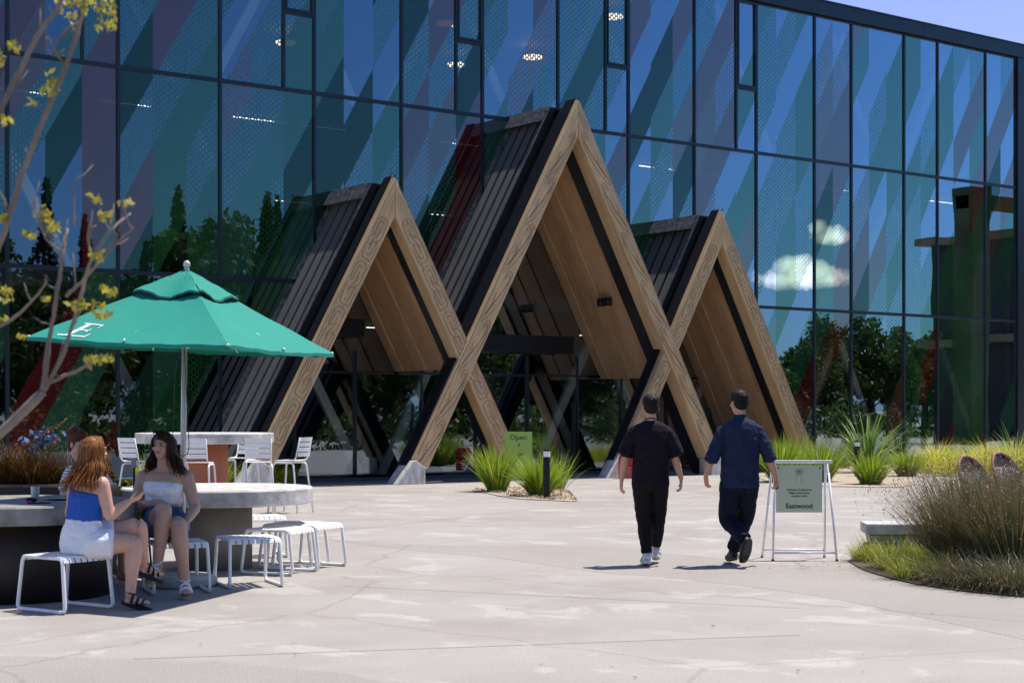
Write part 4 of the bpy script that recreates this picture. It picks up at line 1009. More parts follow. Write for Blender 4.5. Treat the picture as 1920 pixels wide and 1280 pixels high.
# ---------------------------------------------------------------- young tree leaning in from the left, close to the lens
BK = pm('young_bark', (.20, .16, .13), .8, .35, 9, .5, 40, stretch=(1, 1, .5)); L_YNG = leafmat('spring_leaf', ((0, (.22, .24, .03)), (.5, (.42, .40, .04)), (.8, (.42, .28, .06)), (1, (.24, .30, .08))), .5)
dT = 5.6
base_t = at(-190, dT+.1)
yt = empty('young_tree', base_t, 0, 'bare young tree with yellow green leaf tufts, out of focus at the left edge', 'tree')
tb = MB(); lf = MB(); rr = random.Random(21)
def BP(px, py, dd=0): return at(px, dT+dd, py)-base_t
def branch(pts, r0, r1):
    P = smooth_pts([BP(*p) for p in pts], 5); n = len(P); P = [p+rvec(rr)*.003 for p in P]
    tb.tube(P, [(r0+(r1-r0)*i/(n-1))*.78*rr.uniform(.88, 1.14) for i in range(n)], 8)
    for i in range(3, n, 4):
        if rr.random() < .7: q = rvec(rr); q.y *= .4; tb.tube([P[i], P[i]+q*.05+Vector((0, 0, .03)), P[i]+q*.09+Vector((0, 0, .07))], [.0035, .0025, .001], 5)
tb.tube(smooth_pts([Vector((0, 0, 0)), Vector((.02, 0, .55)), BP(-130, 900), BP(-10, 820), BP(80, 735)], 4), [.035]*4+[.03]*4+[.022]*4+[.017]*4+[.015], 10)
branch(((80, 735), (92, 640), (105, 560), (118, 470), (125, 430, .1)), .013, .007)
branch(((80, 735), (120, 660), (150, 560), (175, 480, -.1), (215, 425, -.1), (245, 400)), .011, .005)
branch(((85, 718), (150, 692), (190, 665, -.05)), .009, .004)
branch(((125, 555), (160, 520), (205, 470), (248, 430)), .009, .004)
branch(((120, 480), (90, 450), (75, 425), (60, 395)), .007, .003)
branch(((-60, 560), (0, 455), (40, 330), (80, 230), (128, 110), (152, 40), (165, -30)), .016, .009)
branch(((-60, 330), (0, 205), (40, 130), (75, 60), (108, 15), (130, -40)), .015, .009)
branch(((-90, 760), (-40, 640), (20, 600), (60, 565), (85, 530)), .011, .004)
branch(((0, 120), (-30, 200), (-10, 330), (15, 390)), .008, .004)
branch(((150, 40), (120, 60), (100, 90), (118, 118)), .006, .002)
branch(((85, 70), (95, 100), (120, 105)), .005, .002)
branch(((140, 420), (138, 350), (150, 330)), .005, .002); branch(((170, 480), (165, 440), (172, 400)), .006, .003)
branch(((200, 470), (215, 450), (225, 430)), .004, .002)
tb.build('trunk', BK, yt, True)
tufts = [(130, 10, 34, 30), (195, 15, 30, 34), (205, 45, 12, 16), (160, 5, 22, 20), (100, 160, 18, 22), (88, 170, 12, 9), (85, 400, 14, 20), (100, 430, 10, 14), (180, 375, 10, 14), (195, 405, 14, 14), (240, 380, 18, 9), (180, 480, 14, 14), (205, 545, 14, 14), (185, 590, 26, 14), (190, 575, 18, 12), (85, 560, 12, 8), (150, 570, 20, 12), (175, 675, 22, 14), (195, 672, 20, 8), (40, 630, 8, 6), (10, 545, 14, 8), (5, 600, 16, 7), (0, 110, 12, 18), (25, 85, 8, 8), (60, 440, 8, 8), (8, 410, 16, 10), (5, 225, 10, 14), (135, 572, 10, 8), (65, 195, 10, 5), (0, 560, 20, 6)]
for (px, py, sx_, sy_) in tufts:
    c = BP(px, py, rr.uniform(-.1, .1))
    for k in range(int(11+sx_*sy_/26)):
        u = Vector((rr.gauss(0, sx_*.42), 0, rr.gauss(0, sy_*.42)))*(dT/FOC); q = c+u.x*Vector((FY, -FX, 0))+Vector((0, 0, u.z))+Vector((FX, FY, 0))*rr.uniform(-.05, .05)
        leafquad(lf, q, .0135*rr.uniform(.6, 1.45), rr, .55)
lf.build('leaves', L_YNG, yt)

# litter on the paving
mb = MB(); rr = random.Random(77); L_FALL = leafmat('fallen_leaf', ((0, (.10, .07, .04)), (1, (.30, .22, .10))), 0, .9)
for k in range(150):
    px, py = rr.uniform(100, 1900), 915+rr.random()**1.5*360; p = gp(px, py)
    if rr.random() < .5: p = gp(rr.gauss(1560, 70), rr.gauss(1062, 9))
    a = rr.random()*6.3; q = Vector((math.cos(a), math.sin(a), .15)); t = Vector((-math.sin(a), math.cos(a), rr.uniform(-.3, .5))); L = rr.uniform(.010, .022); p.z = .012
    mb.add([p-q*L, p+t*L*.45, p+q*L, p-t*L*.45], [(0, 1, 2, 3)])
tag(mb.build('fallen_leaves', L_FALL), 'small dry leaves and bark scraps blown over the pale paving', 'leaves', kind='stuff')

# ---------------------------------------------------------------- people
def skin(name, c): return pm(name, c, .5, .07, 9, .12, 120, sss=.12, spec=.4)
SK_M = skin('skin_tan', (.50, .27, .18)); SK_W = skin('skin_light', (.62, .36, .26)); SK_W2 = skin('skin_olive', (.52, .31, .22))
EYEW = pm('eye_white', (.7, .68, .65), .3, .02); EYEB = pm('eye_dark', (.03, .015, .01), .2, .1); LIP = pm('lip', (.42, .13, .12), .45, .08); BROW = pm('brow', (.03, .018, .012), .8)
V = Vector
def limb(mb, pts, rs, flat=1.0, side=(1, 0, 0), n=14):
    mb.loft(pts, rs, [r*flat for r in rs], side, n)
    mb.ell(pts[0], rs[0], rs[0], rs[0]*.98, None, 12, 8); mb.ell(pts[-1], rs[-1], rs[-1], rs[-1], None, 12, 8)
def arm(mb, sh, el, wr, r=1.0):
    sh, el, wr = V(sh), V(el), V(wr)
    limb(mb, [sh, sh.lerp(el, .35), sh.lerp(el, .75), el, el.lerp(wr, .3), el.lerp(wr, .7), wr], [.052*r, .048*r, .041*r, .038*r, .040*r, .032*r, .025*r])
def leg(mb, hp, kn, an, r=1.0):
    hp, kn, an = V(hp), V(kn), V(an); f = V((0, 0, 0))
    limb(mb, [hp, hp.lerp(kn, .3), hp.lerp(kn, .7), kn, kn.lerp(an, .28), kn.lerp(an, .65), an], [.088*r, .084*r, .066*r, .054*r, .056*r, .041*r, .033*r])
def hand(mb, wr, dirv, palm, side, curl=.6, s=1.0, spread=.12):
    """wr wrist, dirv towards the knuckles, palm = normal of the palm side, side = +1 if the thumb is on dirv x palm"""
    wr, d, p = V(wr), V(dirv).normalized(), V(palm); p = (p-d*p.dot(d)).normalized(); t = d.cross(p)*side
    mb.loft([wr, wr+d*.03*s, wr+d*.06*s, wr+d*.088*s], [.024*s, .033*s, .039*s, .038*s], [.018*s, .016*s, .015*s, .012*s], t, 14, 3)
    for k, (o, L) in enumerate(((.028, .068), (.010, .078), (-.010, .072), (-.028, .058))):
        b = wr+d*.082*s+t*o*s; a = spread*o/.028*1.0; q = d+t*a; q.normalize(); c = curl*(1+.18*k); pts = [b]
        for j, l in enumerate((.44, .31, .25)):
            ang = c*(.45+.75*j); v = (q*math.cos(ang)+p*math.sin(ang)); pts.append(pts[-1]+v*L*l*s)
        mb.loft(pts, [.0098*s, .0092*s, .0085*s, .0070*s], [.0095*s, .0090*s, .0082*s, .0065*s], t, 10, 3); mb.ell(pts[-1], .0072*s, .0072*s, .0072*s, None, 8, 6)
    b = wr+d*.022*s+t*.024*s; v1 = (d*.62+t*.68+p*.30).normalized(); v2 = (d*.92+t*.25+p*.30).normalized(); v3 = (d*.85+p*.5).normalized()
    pts = [b, b+v1*.036*s, b+v1*.036*s+v2*.030*s, b+v1*.036*s+v2*.030*s+v3*.024*s]
    mb.loft(pts, [.014*s, .0115*s, .0105*s, .008*s], [.013*s, .011*s, .010*s, .0075*s], p, 10, 3); mb.ell(pts[-1], .0085*s, .0085*s, .0085*s, None, 8, 6)
def foot(mb, an, toe, r=1.0):
    an, toe = V(an), V(toe); d = (toe-an); d2 = V((d.x, d.y, 0)).normalized(); heel = V((an.x, an.y, an.z))-d2*.035+V((0, 0, -.045))
    sd = V((-d2.y, d2.x, 0)); mb.loft([heel, an+V((0, 0, -.035))+d2*.03, an.lerp(toe, .55)+V((0, 0, -.012)), an.lerp(toe, .85), toe], [.028*r, .034*r, .041*r, .043*r, .030*r], [.030*r, .040*r, .026*r, .017*r, .012*r], sd, 14)
class Head:
    def __init__(s, c, fwd, up, sc_=1.0):
        s.c = V(c); s.u = V(up).normalized(); s.f = V(fwd); s.f = (s.f-s.u*s.f.dot(s.u)).normalized(); s.r = s.f.cross(s.u); s.s = sc_
        s.m = Matrix((s.r, s.f, s.u)).transposed()
    def p(s, x, y, z): return s.c+(s.r*x+s.f*y+s.u*z)*s.s
    def flesh(s, mb, neck):
        k = s.s; E_ = lambda x, y, z, a, b, c: mb.ell(s.p(x, y, z), a*k, b*k, c*k, s.m, 18, 12)
        E_(0, -.012, .030, .077, .094, .088); E_(0, .022, -.025, .064, .070, .080); E_(0, .045, -.080, .036, .038, .034); E_(0, .03, -.055, .054, .055, .045)
        E_(0, .098, -.018, .013, .018, .020); E_(0, .088, .004, .008, .012, .024); E_(0, .083, -.052, .024, .014, .012); E_(0, .080, .030, .045, .012, .012)
        for q in (-1, 1): E_(q*.078, -.008, -.008, .008, .020, .032); E_(q*.038, .070, -.022, .022, .018, .02)
        mb.loft([s.p(0, -.025, -.03), s.p(0, -.02, -.09), neck], [.052*k, .052*k, .060*k], [.055*k, .054*k, .062*k], s.r, 16)
    def face(s, par):
        for q in (-1, 1):
            mb = MB(); mb.ell(s.p(q*.031, .081, .002), .0115*s.s, .009*s.s, .0058*s.s, s.m, 12, 8); e = mb.build('eye', EYEW, par, True)
            mb = MB(); mb.ell(s.p(q*.031, .0875, .002), .0068*s.s, .004*s.s, .0060*s.s, s.m, 10, 7); mb.build('iris', EYEB, e, True)
            mb = MB(); mb.tube([s.p(q*.018, .086, .006), s.p(q*.031, .091, .010), s.p(q*.044, .083, .005)], .0022, 6); mb.build('eyelash', BROW, par, True)
            mb = MB(); mb.tube([s.p(q*.014, .094, .022), s.p(q*.031, .092, .028), s.p(q*.050, .080, .023)], .0032, 6); mb.build('eyebrow', BROW, par, True)
        mb = MB(); mb.loft([s.p(-.024, .086, -.052), s.p(-.010, .0965, -.049), s.p(.010, .0965, -.049), s.p(.024, .086, -.052)], [.004]*4, [.0065, .0085, .0085, .0065], s.f, 8, 3); mb.build('mouth', LIP, par, True)
def hair_mat(name, c1, c2, rough=.45):
    m, g = mat(name); b = g.n('ShaderNodeBsdfPrincipled', i_Roughness=rough); b.inputs['Specular IOR Level'].default_value = .15; tc = g.n('ShaderNodeTexCoord'); mp = g.n('ShaderNodeMapping', i_Scale=(120, 120, 9)); g.l(tc.outputs['Object'], mp.inputs[0])
    n_ = g.n('ShaderNodeTexNoise', i_Scale=1.0, i_Detail=4.0); g.l(mp.outputs[0], n_.inputs['Vector']); g.l(g.ramp(n_.outputs[0], ((.35, c1), (.65, c2))), b.inputs['Base Color'])
    bp = g.n('ShaderNodeBump', i_Strength=.6, i_Distance=.004); g.l(n_.outputs[0], bp.inputs['Height']); g.l(bp.outputs[0], b.inputs['Normal']); finish(g, b.outputs[0]); return m
H_BLK = hair_mat('hair_black', (.006, .005, .005), (.018, .015, .014), .5); H_AUB = hair_mat('hair_auburn', (.085, .028, .010), (.30, .115, .032), .42); H_DRK = hair_mat('hair_dark_brown', (.014, .007, .005), (.05, .024, .014), .42); H_RED = hair_mat('hair_red_brown', (.07, .018, .012), (.16, .05, .03), .42)
def short_hair(h, par, m, seed):
    mb = MB(); k = h.s; E_ = lambda x, y, z, a, b, c: mb.ell(h.p(x, y, z), a*k, b*k, c*k, h.m, 20, 14)
    E_(0, -.018, .050, .086, .102, .080); E_(0, -.055, .005, .079, .062, .080); E_(0, .035, .085, .066, .060, .042); E_(0, -.060, -.035, .062, .045, .045)
    for q in (-1, 1): E_(q*.068, -.002, .03, .016, .030, .045)
    o = blob('hair', mb, m, par, .006, 2); me = o.data; ns = [v.normal.copy() for v in me.vertices]
    for v, n_ in zip(me.vertices, ns): v.co += n_*(.007*noise.noise(v.co*75+V((seed, 0, 0)))+.006*noise.noise(v.co*150))
def strands(h, par, m, seed, n, length, part=0, outward=.06, back=.0, thick=.0035, shoulder=None, front=.55, wave=.012):
    rr = random.Random(seed); mb = MB()
    k = h.s
    base = MB(); E_ = lambda x, y, z, a, b, c: base.ell(h.p(x, y, z), a*k, b*k, c*k, h.m, 20, 14)
    E_(0, -.020, .042, .084, .100, .084); E_(0, -.05, -.02, .078, .062, .09)
    blob('hair', base, m, par, .006, 2)
    for i in range(n):
        a = rr.uniform(-2.3, 2.3)  # angle round the head, 0 = back
        if abs(a) > 2.0 and rr.random() > front: a *= .7
        sx, sy = math.sin(a), -math.cos(a)
        root = h.p(part+.035*sx+rr.uniform(-.01, .01), .02+.045*sy, .125-.02*rr.random())
        mid = h.p(.088*sx*(1+.1*rr.random()), -.015+.102*sy, .03+.02*rr.random())
        low = h.p(.092*sx*(1+.15*rr.random()), -.02+.100*sy*(1+.1*rr.random()), -.06)
        L = length*rr.uniform(.72, 1.05); down = V((0, 0, -1))
        o1 = V((low.x-h.c.x, low.y-h.c.y, 0)).normalized(); ph = rr.random()*6.3
        e1 = low+down*L*.4+o1*outward*.5*rr.uniform(.3, 1.2)+V((wave*math.sin(ph), wave*math.cos(ph), 0)); e2 = low+down*L+o1*outward*rr.uniform(.3, 1.3)+V((wave*1.5*math.cos(ph), wave*1.5*math.sin(ph), 0))+h.f*back*-1
        P = smooth_pts([root, mid, low, e1, e2], 4); q = len(P); r = thick*rr.uniform(.7, 1.6)
        mb.tube(P, [r*(.6+1.1*math.sin(math.pi*min(1, j/q*1.15+.1)))*(1 if j < q-3 else .55) for j in range(q)], 5)
    mb.build('hair_strands', m, par, True)
def torso(mb, pts, w_, d_, side, **k): mb.loft(pts, w_, d_, side, 22, 5, 2.3)
def person(px, d, label, group=None): return empty('person', at(px, d), CY, label, 'person', group)
TEE = pm('black_tee', (.011, .008, .013), .8, .12, 14, .2, 60, spec=.12); NAVY = pm('navy_shirt', (.016, .024, .055), .75, .1, 12, .25, 50, spec=.12); TRK = pm('black_trousers', (.010, .008, .009), .75, .25, 14, .2, 50, spec=.12); NVT = pm('navy_trousers', (.008, .010, .022), .75, .25, 14, .2, 50, spec=.12)
SNK = pm('white_sneaker', (.66, .66, .64), .5, .06, 20); SOLE = pm('dark_sole', (.03, .03, .035), .7, .2, 30, .3, 80); BLUE = pm('blue_knit', (.004, .075, .42), .75, .12, 20, .3, 80); WCL = pm('white_cotton', (.82, .82, .84), .8, .05, 12, .3, 40); DENIM = pm('denim', (.045, .085, .17), .85, .35, 30, .4, 90)

# the man in black, walking away
p1 = person(1220, 16.5, 'man in black t-shirt, black trousers and white sneakers walking away, arms hanging')
b = MB(); h1 = Head((.002, 0, 1.615), (0, 1, -.05), (0, .03, 1)); h1.flesh(b, (.004, -.01, 1.46))
torso(b, [(0, 0, .86), (.0, 0, .98), (.0, -.01, 1.12), (.003, -.01, 1.30), (.004, -.01, 1.41), (.004, -.012, 1.47)], [.155, .165, .155, .165, .12, .06], [.105, .115, .105, .110, .08, .055], (1, 0, 0))
arm(b, (-.160, -.01, 1.335), (-.262, .0, 1.09), (-.292, .05, .875)); hand(b, (-.292, .05, .875), (-.05, .04, -1), (.9, .25, 0), -1, .45)
arm(b, (.165, -.01, 1.335), (.245, .0, 1.10), (.315, .06, .885)); hand(b, (.315, .06, .885), (.02, .08, -1), (-.9, .25, 0), 1, .55)
leg(b, (-.085, 0, .88), (-.065, .05, .48), (-.045, -.05, .10)); leg(b, (.085, 0, .88), (.085, .11, .50), (.075, .24, .14))
foot(b, (-.045, -.05, .09), (-.06, .14, .03)); foot(b, (.075, .24, .13), (.085, .42, .03))
blob('body', b, SK_M, p1, .006, 3); h1.face(p1); short_hair(h1, p1, H_BLK, 1)
c = MB(); torso(c, [(0, 0, .815), (.0, 0, .92), (.0, -.005, 1.05), (.002, -.012, 1.20), (.003, -.012, 1.33), (.004, -.01, 1.415), (.004, -.01, 1.462)], [.188, .186, .178, .180, .184, .162, .078], [.150, .148, .138, .132, .128, .108, .068], (1, 0, 0))
for s_ in (-1, 1):
    sh = V((s_*.160, -.01, 1.372)); el = V((s_*.262, 0, 1.125)); c.loft([sh+V((-s_*.06, 0, -.015)), sh+V((0, 0, -.018)), sh.lerp(el, .5), sh.lerp(el, 1.0)+V((s_*.004, 0, 0))], [.056, .066, .072, .078], [.065, .074, .074, .078], (1, 0, 0), 18)
blob('tee', c, TEE, p1, .007, 3, .008, 6, 1)
c = MB(); c.loft([(0, 0, .78), (0, 0, .86), (0, 0, .98)], [.17, .182, .168], [.125, .132, .12], (1, 0, 0), 20)
for hp, kn, an in (((-.088, 0, .85), (-.066, .04, .48), (-.045, -.05, .135)), ((.088, 0, .85), (.086, .10, .50), (.076, .235, .19))):
    hp, kn, an = V(hp), V(kn), V(an); c.loft([hp, hp.lerp(kn, .5), kn, kn.lerp(an, .45), kn.lerp(an, .85), an], [.104, .092, .076, .068, .055, .050], [.112, .100, .080, .074, .058, .052], (1, 0, 0), 18)
blob('trousers', c, TRK, p1, .007, 3, .006, 8, 3)
def shoe(an, toe, m, sole, par, w_=.047, pitch=None):
    an, toe = V(an), V(toe); d = (toe-an); L = d.length; d.normalize(); sd = d.cross(V((0, 0, 1))).normalized(); up_ = sd.cross(d)
    g_ = MB(); hb = an-d*.065-up_*.02
    g_.loft([hb, an-d*.02-up_*.0, an+d*.05-up_*.005, an+d*.12-up_*.032, toe-up_*.008], [.033, .043, .046, w_+.003, .034], [.040, .052, .050, .036, .022], sd, 16); g_.loft([an-up_*.02, an+up_*.05], [.045, .044], [.045, .044], sd, 14)
    o = blob('shoe', g_, m, par, .005, 2)
    g2_ = MB(); z = -.062; pts = []
    n = 20
    for i in range(n):
        a = 2*math.pi*i/n; u = math.cos(a); v = math.sin(a); pts.append(an+d*(.035+u*(L/2+.045))+sd*v*(w_-.006*(u < 0))-up_*(.0))
    vs = [q+up_*(z+.0) for q in pts]+[q+up_*(z+.028) for q in pts]
    g2_.add(vs, [tuple(range(n-1, -1, -1)), tuple(range(n, 2*n))]+[(i, (i+1) % n, (i+1) % n+n, i+n) for i in range(n)]); g2_.build('sole', sole, o, bevel=.004)
    if m is SNK:
        g3 = MB()
        for q in (-1, 1): g3.tube([an+sd*q*.045+d*.0+up_*.0, an+sd*q*.050+d*.06-up_*.02, an+sd*q*.047+d*.11-up_*.03], .003, 5)
        g3.tube([an-d*.07-up_*.02, an-d*.062+up_*.03], .006, 5); g3.build('stripe', pm('grey_trim', (.25, .25, .25), .5), o, True)
shoe((-.045, -.05, .085), (-.065, .155, .055), SNK, SNK, p1); shoe((.076, .24, .12), (.09, .42, .075), SNK, SNK, p1)
c = MB(); c.tube([h1.c+V((.06*math.cos(a), .0+.065*math.sin(a)-.01, -.135-.02*math.sin(a))) for a in [2*math.pi*i/18 for i in range(18)]], .006, 6, closed=True); c.build('lanyard', BLACK, p1, True)

# the man in navy, trailing foot lifted
p2 = person(1385, 16.5, 'man in navy shirt and dark trousers walking away, the sole of one black shoe lifted')
b = MB(); h2 = Head((.0, 0, 1.655), (-.35, .94, -.05), (0, .03, 1)); h2.flesh(b, (.012, -.01, 1.49))
torso(b, [(.012, 0, .86), (.012, 0, .98), (.012, -.01, 1.12), (.015, -.01, 1.32), (.015, -.01, 1.43), (.012, -.012, 1.50)], [.165, .17, .16, .17, .12, .06], [.11, .12, .115, .115, .08, .055], (1, 0, 0))
arm(b, (-.160, -.01, 1.335), (-.275, -.05, 1.105), (-.325, .06, .925)); hand(b, (-.325, .06, .925), (.05, .10, -1), (.85, .4, .2), -1, .5)
arm(b, (.190, -.01, 1.335), (.305, -.04, 1.10), (.392, .08, .885)); hand(b, (.392, .08, .885), (.06, .15, -1), (-.6, .7, 0), 1, 1.0)
leg(b, (-.085, 0, .87), (-.105, .03, .47), (.03, -.26, .26)); leg(b, (.10, 0, .87), (.085, .13, .49), (-.03, .20, .12))
foot(b, (.03, -.27, .25), (.0, -.17, .08)); foot(b, (-.03, .20, .11), (-.06, .40, .03))
blob('body', b, SK_M, p2, .006, 3); h2.face(p2); short_hair(h2, p2, H_BLK, 5)
c = MB(); torso(c, [(.01, 0, .80), (.01, 0, .90), (.012, -.005, 1.05), (.014, -.012, 1.20), (.015, -.012, 1.34), (.015, -.01, 1.43), (.012, -.01, 1.488)], [.188, .192, .188, .190, .190, .168, .078], [.152, .155, .150, .140, .130, .11, .070], (1, 0, 0))
for sh, el in (((-.160, -.01, 1.385), (-.288, -.06, 1.065)), ((.188, -.01, 1.385), (.312, -.045, 1.075))):
    sh, el = V(sh), V(el); s_ = 1 if sh.x > 0 else -1; c.loft([sh+V((-s_*.06, 0, -.02)), sh+V((0, 0, -.025)), sh.lerp(el, .5), sh.lerp(el, .85), el], [.055, .066, .070, .066, .066], [.065, .075, .074, .068, .066], (1, 0, 0), 18)
blob('shirt', c, NAVY, p2, .007, 3, .009, 6, 9)
c = MB(); c.loft([(.012, -.012, 1.475), (.010, -.012, 1.535)], [.074, .064], [.074, .066], (1, 0, 0), 20); blob('collar', c, NAVY, p2, .008, 1)
for q, el in ((-1, V((-.286, -.06, 1.075))), (1, V((.311, -.045, 1.085)))): c = MB(); d_ = V((q*.3, -.1, -1)).normalized(); c.loft([el-d_*.02, el+d_*.02], [.072, .070], [.072, .070], (1, 0, 0), 18); blob('cuff', c, NAVY, p2, .008, 1)
c = MB(); c.loft([(.012, 0, .77), (.012, 0, .85), (.012, 0, .97)], [.175, .188, .172], [.13, .135, .12], (1, 0, 0), 20)
for hp, kn, an in (((-.085, 0, .84), (-.105, .03, .47), (.025, -.255, .285)), ((.10, 0, .84), (.086, .13, .49), (-.025, .20, .15))):
    hp, kn, an = V(hp), V(kn), V(an); c.loft([hp, hp.lerp(kn, .5), kn, kn.lerp(an, .45), kn.lerp(an, .85), an], [.108, .100, .086, .078, .072, .070], [.115, .104, .088, .080, .072, .070], (1, 0, 0), 18)
blob('trousers', c, NVT, p2, .007, 3, .007, 8, 13)
shoe((-.03, .20, .10), (-.06, .37, .07), BLACK, SOLE, p2); shoe((.032, -.275, .235), (.0, -.20, .065), BLACK, SOLE, p2)
c = MB(); c.tube([(-.07, .08, 1.665), (-.083, -.0, 1.668)], .004, 5); c.build('glasses_arm', BLACK, p2, True)
kh = empty('key_fob', at(1385, 16.5)+Vector((FY*.40+FX*.12, -FX*.40+FY*.12, .80)), CY, 'small black object held in the right hand of the man in navy', 'keys')
c = MB(); c.ell((0, 0, 0), .028, .02, .034); c.tube([(0, 0, .02), (.02, 0, .05)], .008, 6); c.build('fob', BLACK, kh, True)

# the woman in white top facing us, legs crossed
p3 = person(310, 14.1, 'seated woman with long dark hair, white strapless top and denim shorts facing the camera')
p3.scale = (1.05, 1.05, 1.05)
b = MB(); h3 = Head((-.012, -.04, 1.205), (-.28, -1, -.03), (.02, 0, 1), .97); h3.flesh(b, (-.012, .0, 1.035))
torso(b, [(-.02, .02, .52), (-.02, .02, .62), (-.015, .02, .72), (-.01, .0, .84), (-.008, .0, .93), (-.008, .01, .985), (-.010, .005, 1.03)], [.175, .165, .138, .155, .168, .142, .060], [.130, .115, .098, .115, .090, .065, .052], (1, 0, 0))
for q in (-1, 1): b.ell((-.01+q*.065, -.085, .845), .062, .05, .058)
arm(b, (-.185, .01, .945), (-.245, .0, .70), (-.105, -.17, .735), 1.16); hand(b, (-.105, -.17, .735), (1, -.10, .05), (0, 1, 0), -1, .35, .92)
arm(b, (.175, .01, .945), (.255, -.04, .70), (.225, -.22, .60), 1.16); hand(b, (.225, -.22, .60), (-.35, -.6, -.45), (-.5, .2, -.9), 1, .8, .92)
leg(b, (-.085, -.02, .555), (.075, -.40, .70), (.035, -.44, .27), 1.2); leg(b, (.08, -.02, .53), (.195, -.42, .575), (.255, -.46, .12), 1.2)
foot(b, (.035, -.45, .26), (-.02, -.60, .175), .92); foot(b, (.255, -.46, .11), (.30, -.63, .055), .92)
blob('body', b, SK_W2, p3, .006, 3); h3.face(p3); strands(h3, p3, H_DRK, 3, 300, .20, .0, .075, .03, .0040, front=.12, wave=.016)
c = MB(); torso(c, [(-.012, .0, .735), (-.01, 0, .80), (-.01, -.008, .85), (-.008, -.004, .895)], [.146, .153, .166, .170], [.108, .120, .128, .108], (1, 0, 0))
for q in (-1, 1): c.ell((-.01+q*.065, -.088, .845), .068, .056, .055)
blob('top', c, WCL, p3, .007, 3, .003, 14, 4)
c = MB(); c.loft([(-.02, .02, .47), (-.02, .02, .54), (-.02, .02, .63), (-.017, .02, .705)], [.180, .192, .178, .148], [.142, .152, .134, .110], (1, 0, 0), 20)
for hp, kn in (((-.085, -.0, .55), (.0, -.20, .625)), ((.08, .0, .53), (.14, -.20, .555))): c.loft([V(hp), V(hp).lerp(V(kn), .55), V(kn)], [.118, .119, .120], [.118, .119, .120], (1, 0, 0), 18)
blob('shorts', c, DENIM, p3, .007, 2, .005, 16, 6)
def sandal(an, toe, par, m, solem, straps, th=.03):
    an, toe = V(an), V(toe); d = toe-an; L = d.length; d.normalize(); sd = d.cross(V((0, 0, 1))).normalized(); up_ = sd.cross(d); s_ = MB(); n = 18
    P = [an+d*(L*.45+math.cos(2*math.pi*i/n)*(L/2+.05))+sd*math.sin(2*math.pi*i/n)*.042-up_*.058 for i in range(n)]
    s_.add([q-up_*th for q in P]+P, [tuple(range(n-1, -1, -1)), tuple(range(n, 2*n))]+[(i, (i+1) % n, (i+1) % n+n, i+n) for i in range(n)])
    o = s_.build('sandal', solem, par, bevel=.004); t = MB()
    for f, hgt, r in straps:
        c_ = an+d*f; t.tube([c_+sd*.043*math.cos(a)+up_*(-.05+hgt*math.sin(a)) for a in [math.pi*i/8 for i in range(9)]], r, 6)
    t.tube([an+sd*.036*math.cos(a)-d*.040*math.sin(a)+up_*(.02-.0*a) for a in [2*math.pi*i/14 for i in range(14)]], .007, 6, closed=True)
    t.build('strap', m, o, True)
TAN = pm('espadrille_sole', (.42, .30, .17), .8, .15, 60, .4, 120)
sandal((.035, -.45, .265), (-.02, -.60, .185), p3, WCL, TAN, ((.06, .062, .010), (.12, .045, .012)))
sandal((.255, -.46, .125), (.305, -.63, .085), p3, WCL, TAN, ((.06, .062, .010), (.12, .045, .012)))
sgl = MB()
for q in (-1, 1):
    sgl.loft([h3.p(q*.012, .070, .118), h3.p(q*.036, .072, .124), h3.p(q*.062, .058, .116)], [.010, .020, .012], [.004, .005, .004], h3.f+h3.u*1.2, 10, 4); sgl.tube([h3.p(q*.062, .058, .116), h3.p(q*.085, -.01, .07)], .003, 5)
o = sgl.build('sunglasses', BLACK, p3, True)

# the woman in blue with her back to us, on the near stool
p4 = person(155, 12.8, 'seated woman with long auburn hair, blue tube top and white shorts, back to the camera')
R4 = V((.80, -.60, 0)); F4 = V((.60, .80, 0))
b = MB(); h4 = Head((.085, .03, 1.245), (.75, .66, -.08), (.03, 0, 1), .97); h4.flesh(b, (.062, .01, 1.09))
torso(b, [(.0, .02, .50), (.0, .02, .60), (.005, .02, .72), (.03, .02, .86), (.045, .02, .97), (.055, .015, 1.04), (.062, .01, 1.085)], [.180, .168, .142, .156, .168, .138, .060], [.138, .120, .102, .108, .092, .065, .052], R4)
arm(b, (.17, -.075, .995), (.225, -.06, .745), (.345, .05, .845), 1.18); hand(b, (.345, .05, .845), (.85, .35, .38), (.2, .5, .9), 1, .28, .95, .25)
arm(b, (-.085, .12, .985), (-.15, .20, .74), (.06, .38, .72), 1.16); hand(b, (.06, .38, .72), (1, .3, 0), (0, 0, -1), 1, .4, .9)
leg(b, (.06, -.05, .53), (.40, .02, .52), (.375, .0, .12), 1.22); leg(b, (.04, .12, .53), (.40, .16, .655), (.43, .26, .33), 1.18)
foot(b, (.375, .0, .11), (.53, -.01, .05), .95); foot(b, (.43, .26, .32), (.55, .36, .24), .95)
blob('body', b, SK_W, p4, .006, 3); h4.face(p4); strands(h4, p4, H_AUB, 8, 420, .25, .0, .075, .05, .0042, front=.15, wave=.018)
c = MB(); torso(c, [(.003, .02, .695), (.008, .02, .75), (.03, .02, .86), (.041, .02, .925)], [.150, .152, .165, .171], [.110, .114, .122, .114], R4); blob('tube_top', c, BLUE, p4, .007, 3, .004, 14, 2)
c = MB(); c.loft([(.0, .02, .455), (.0, .02, .52), (.0, .02, .61), (.003, .02, .71)], [.192, .204, .190, .152], [.160, .168, .152, .118], R4, 20)
for hp, kn in (((.05, -.05, .53), (.235, -.015, .525)), ((.03, .12, .54), (.22, .14, .59))): c.loft([V(hp), V(hp).lerp(V(kn), .5), V(kn)], [.122, .125, .125], [.122, .124, .124], (0, 1, 0), 18)
blob('shorts', c, WCL, p4, .007, 2, .005, 14, 7)
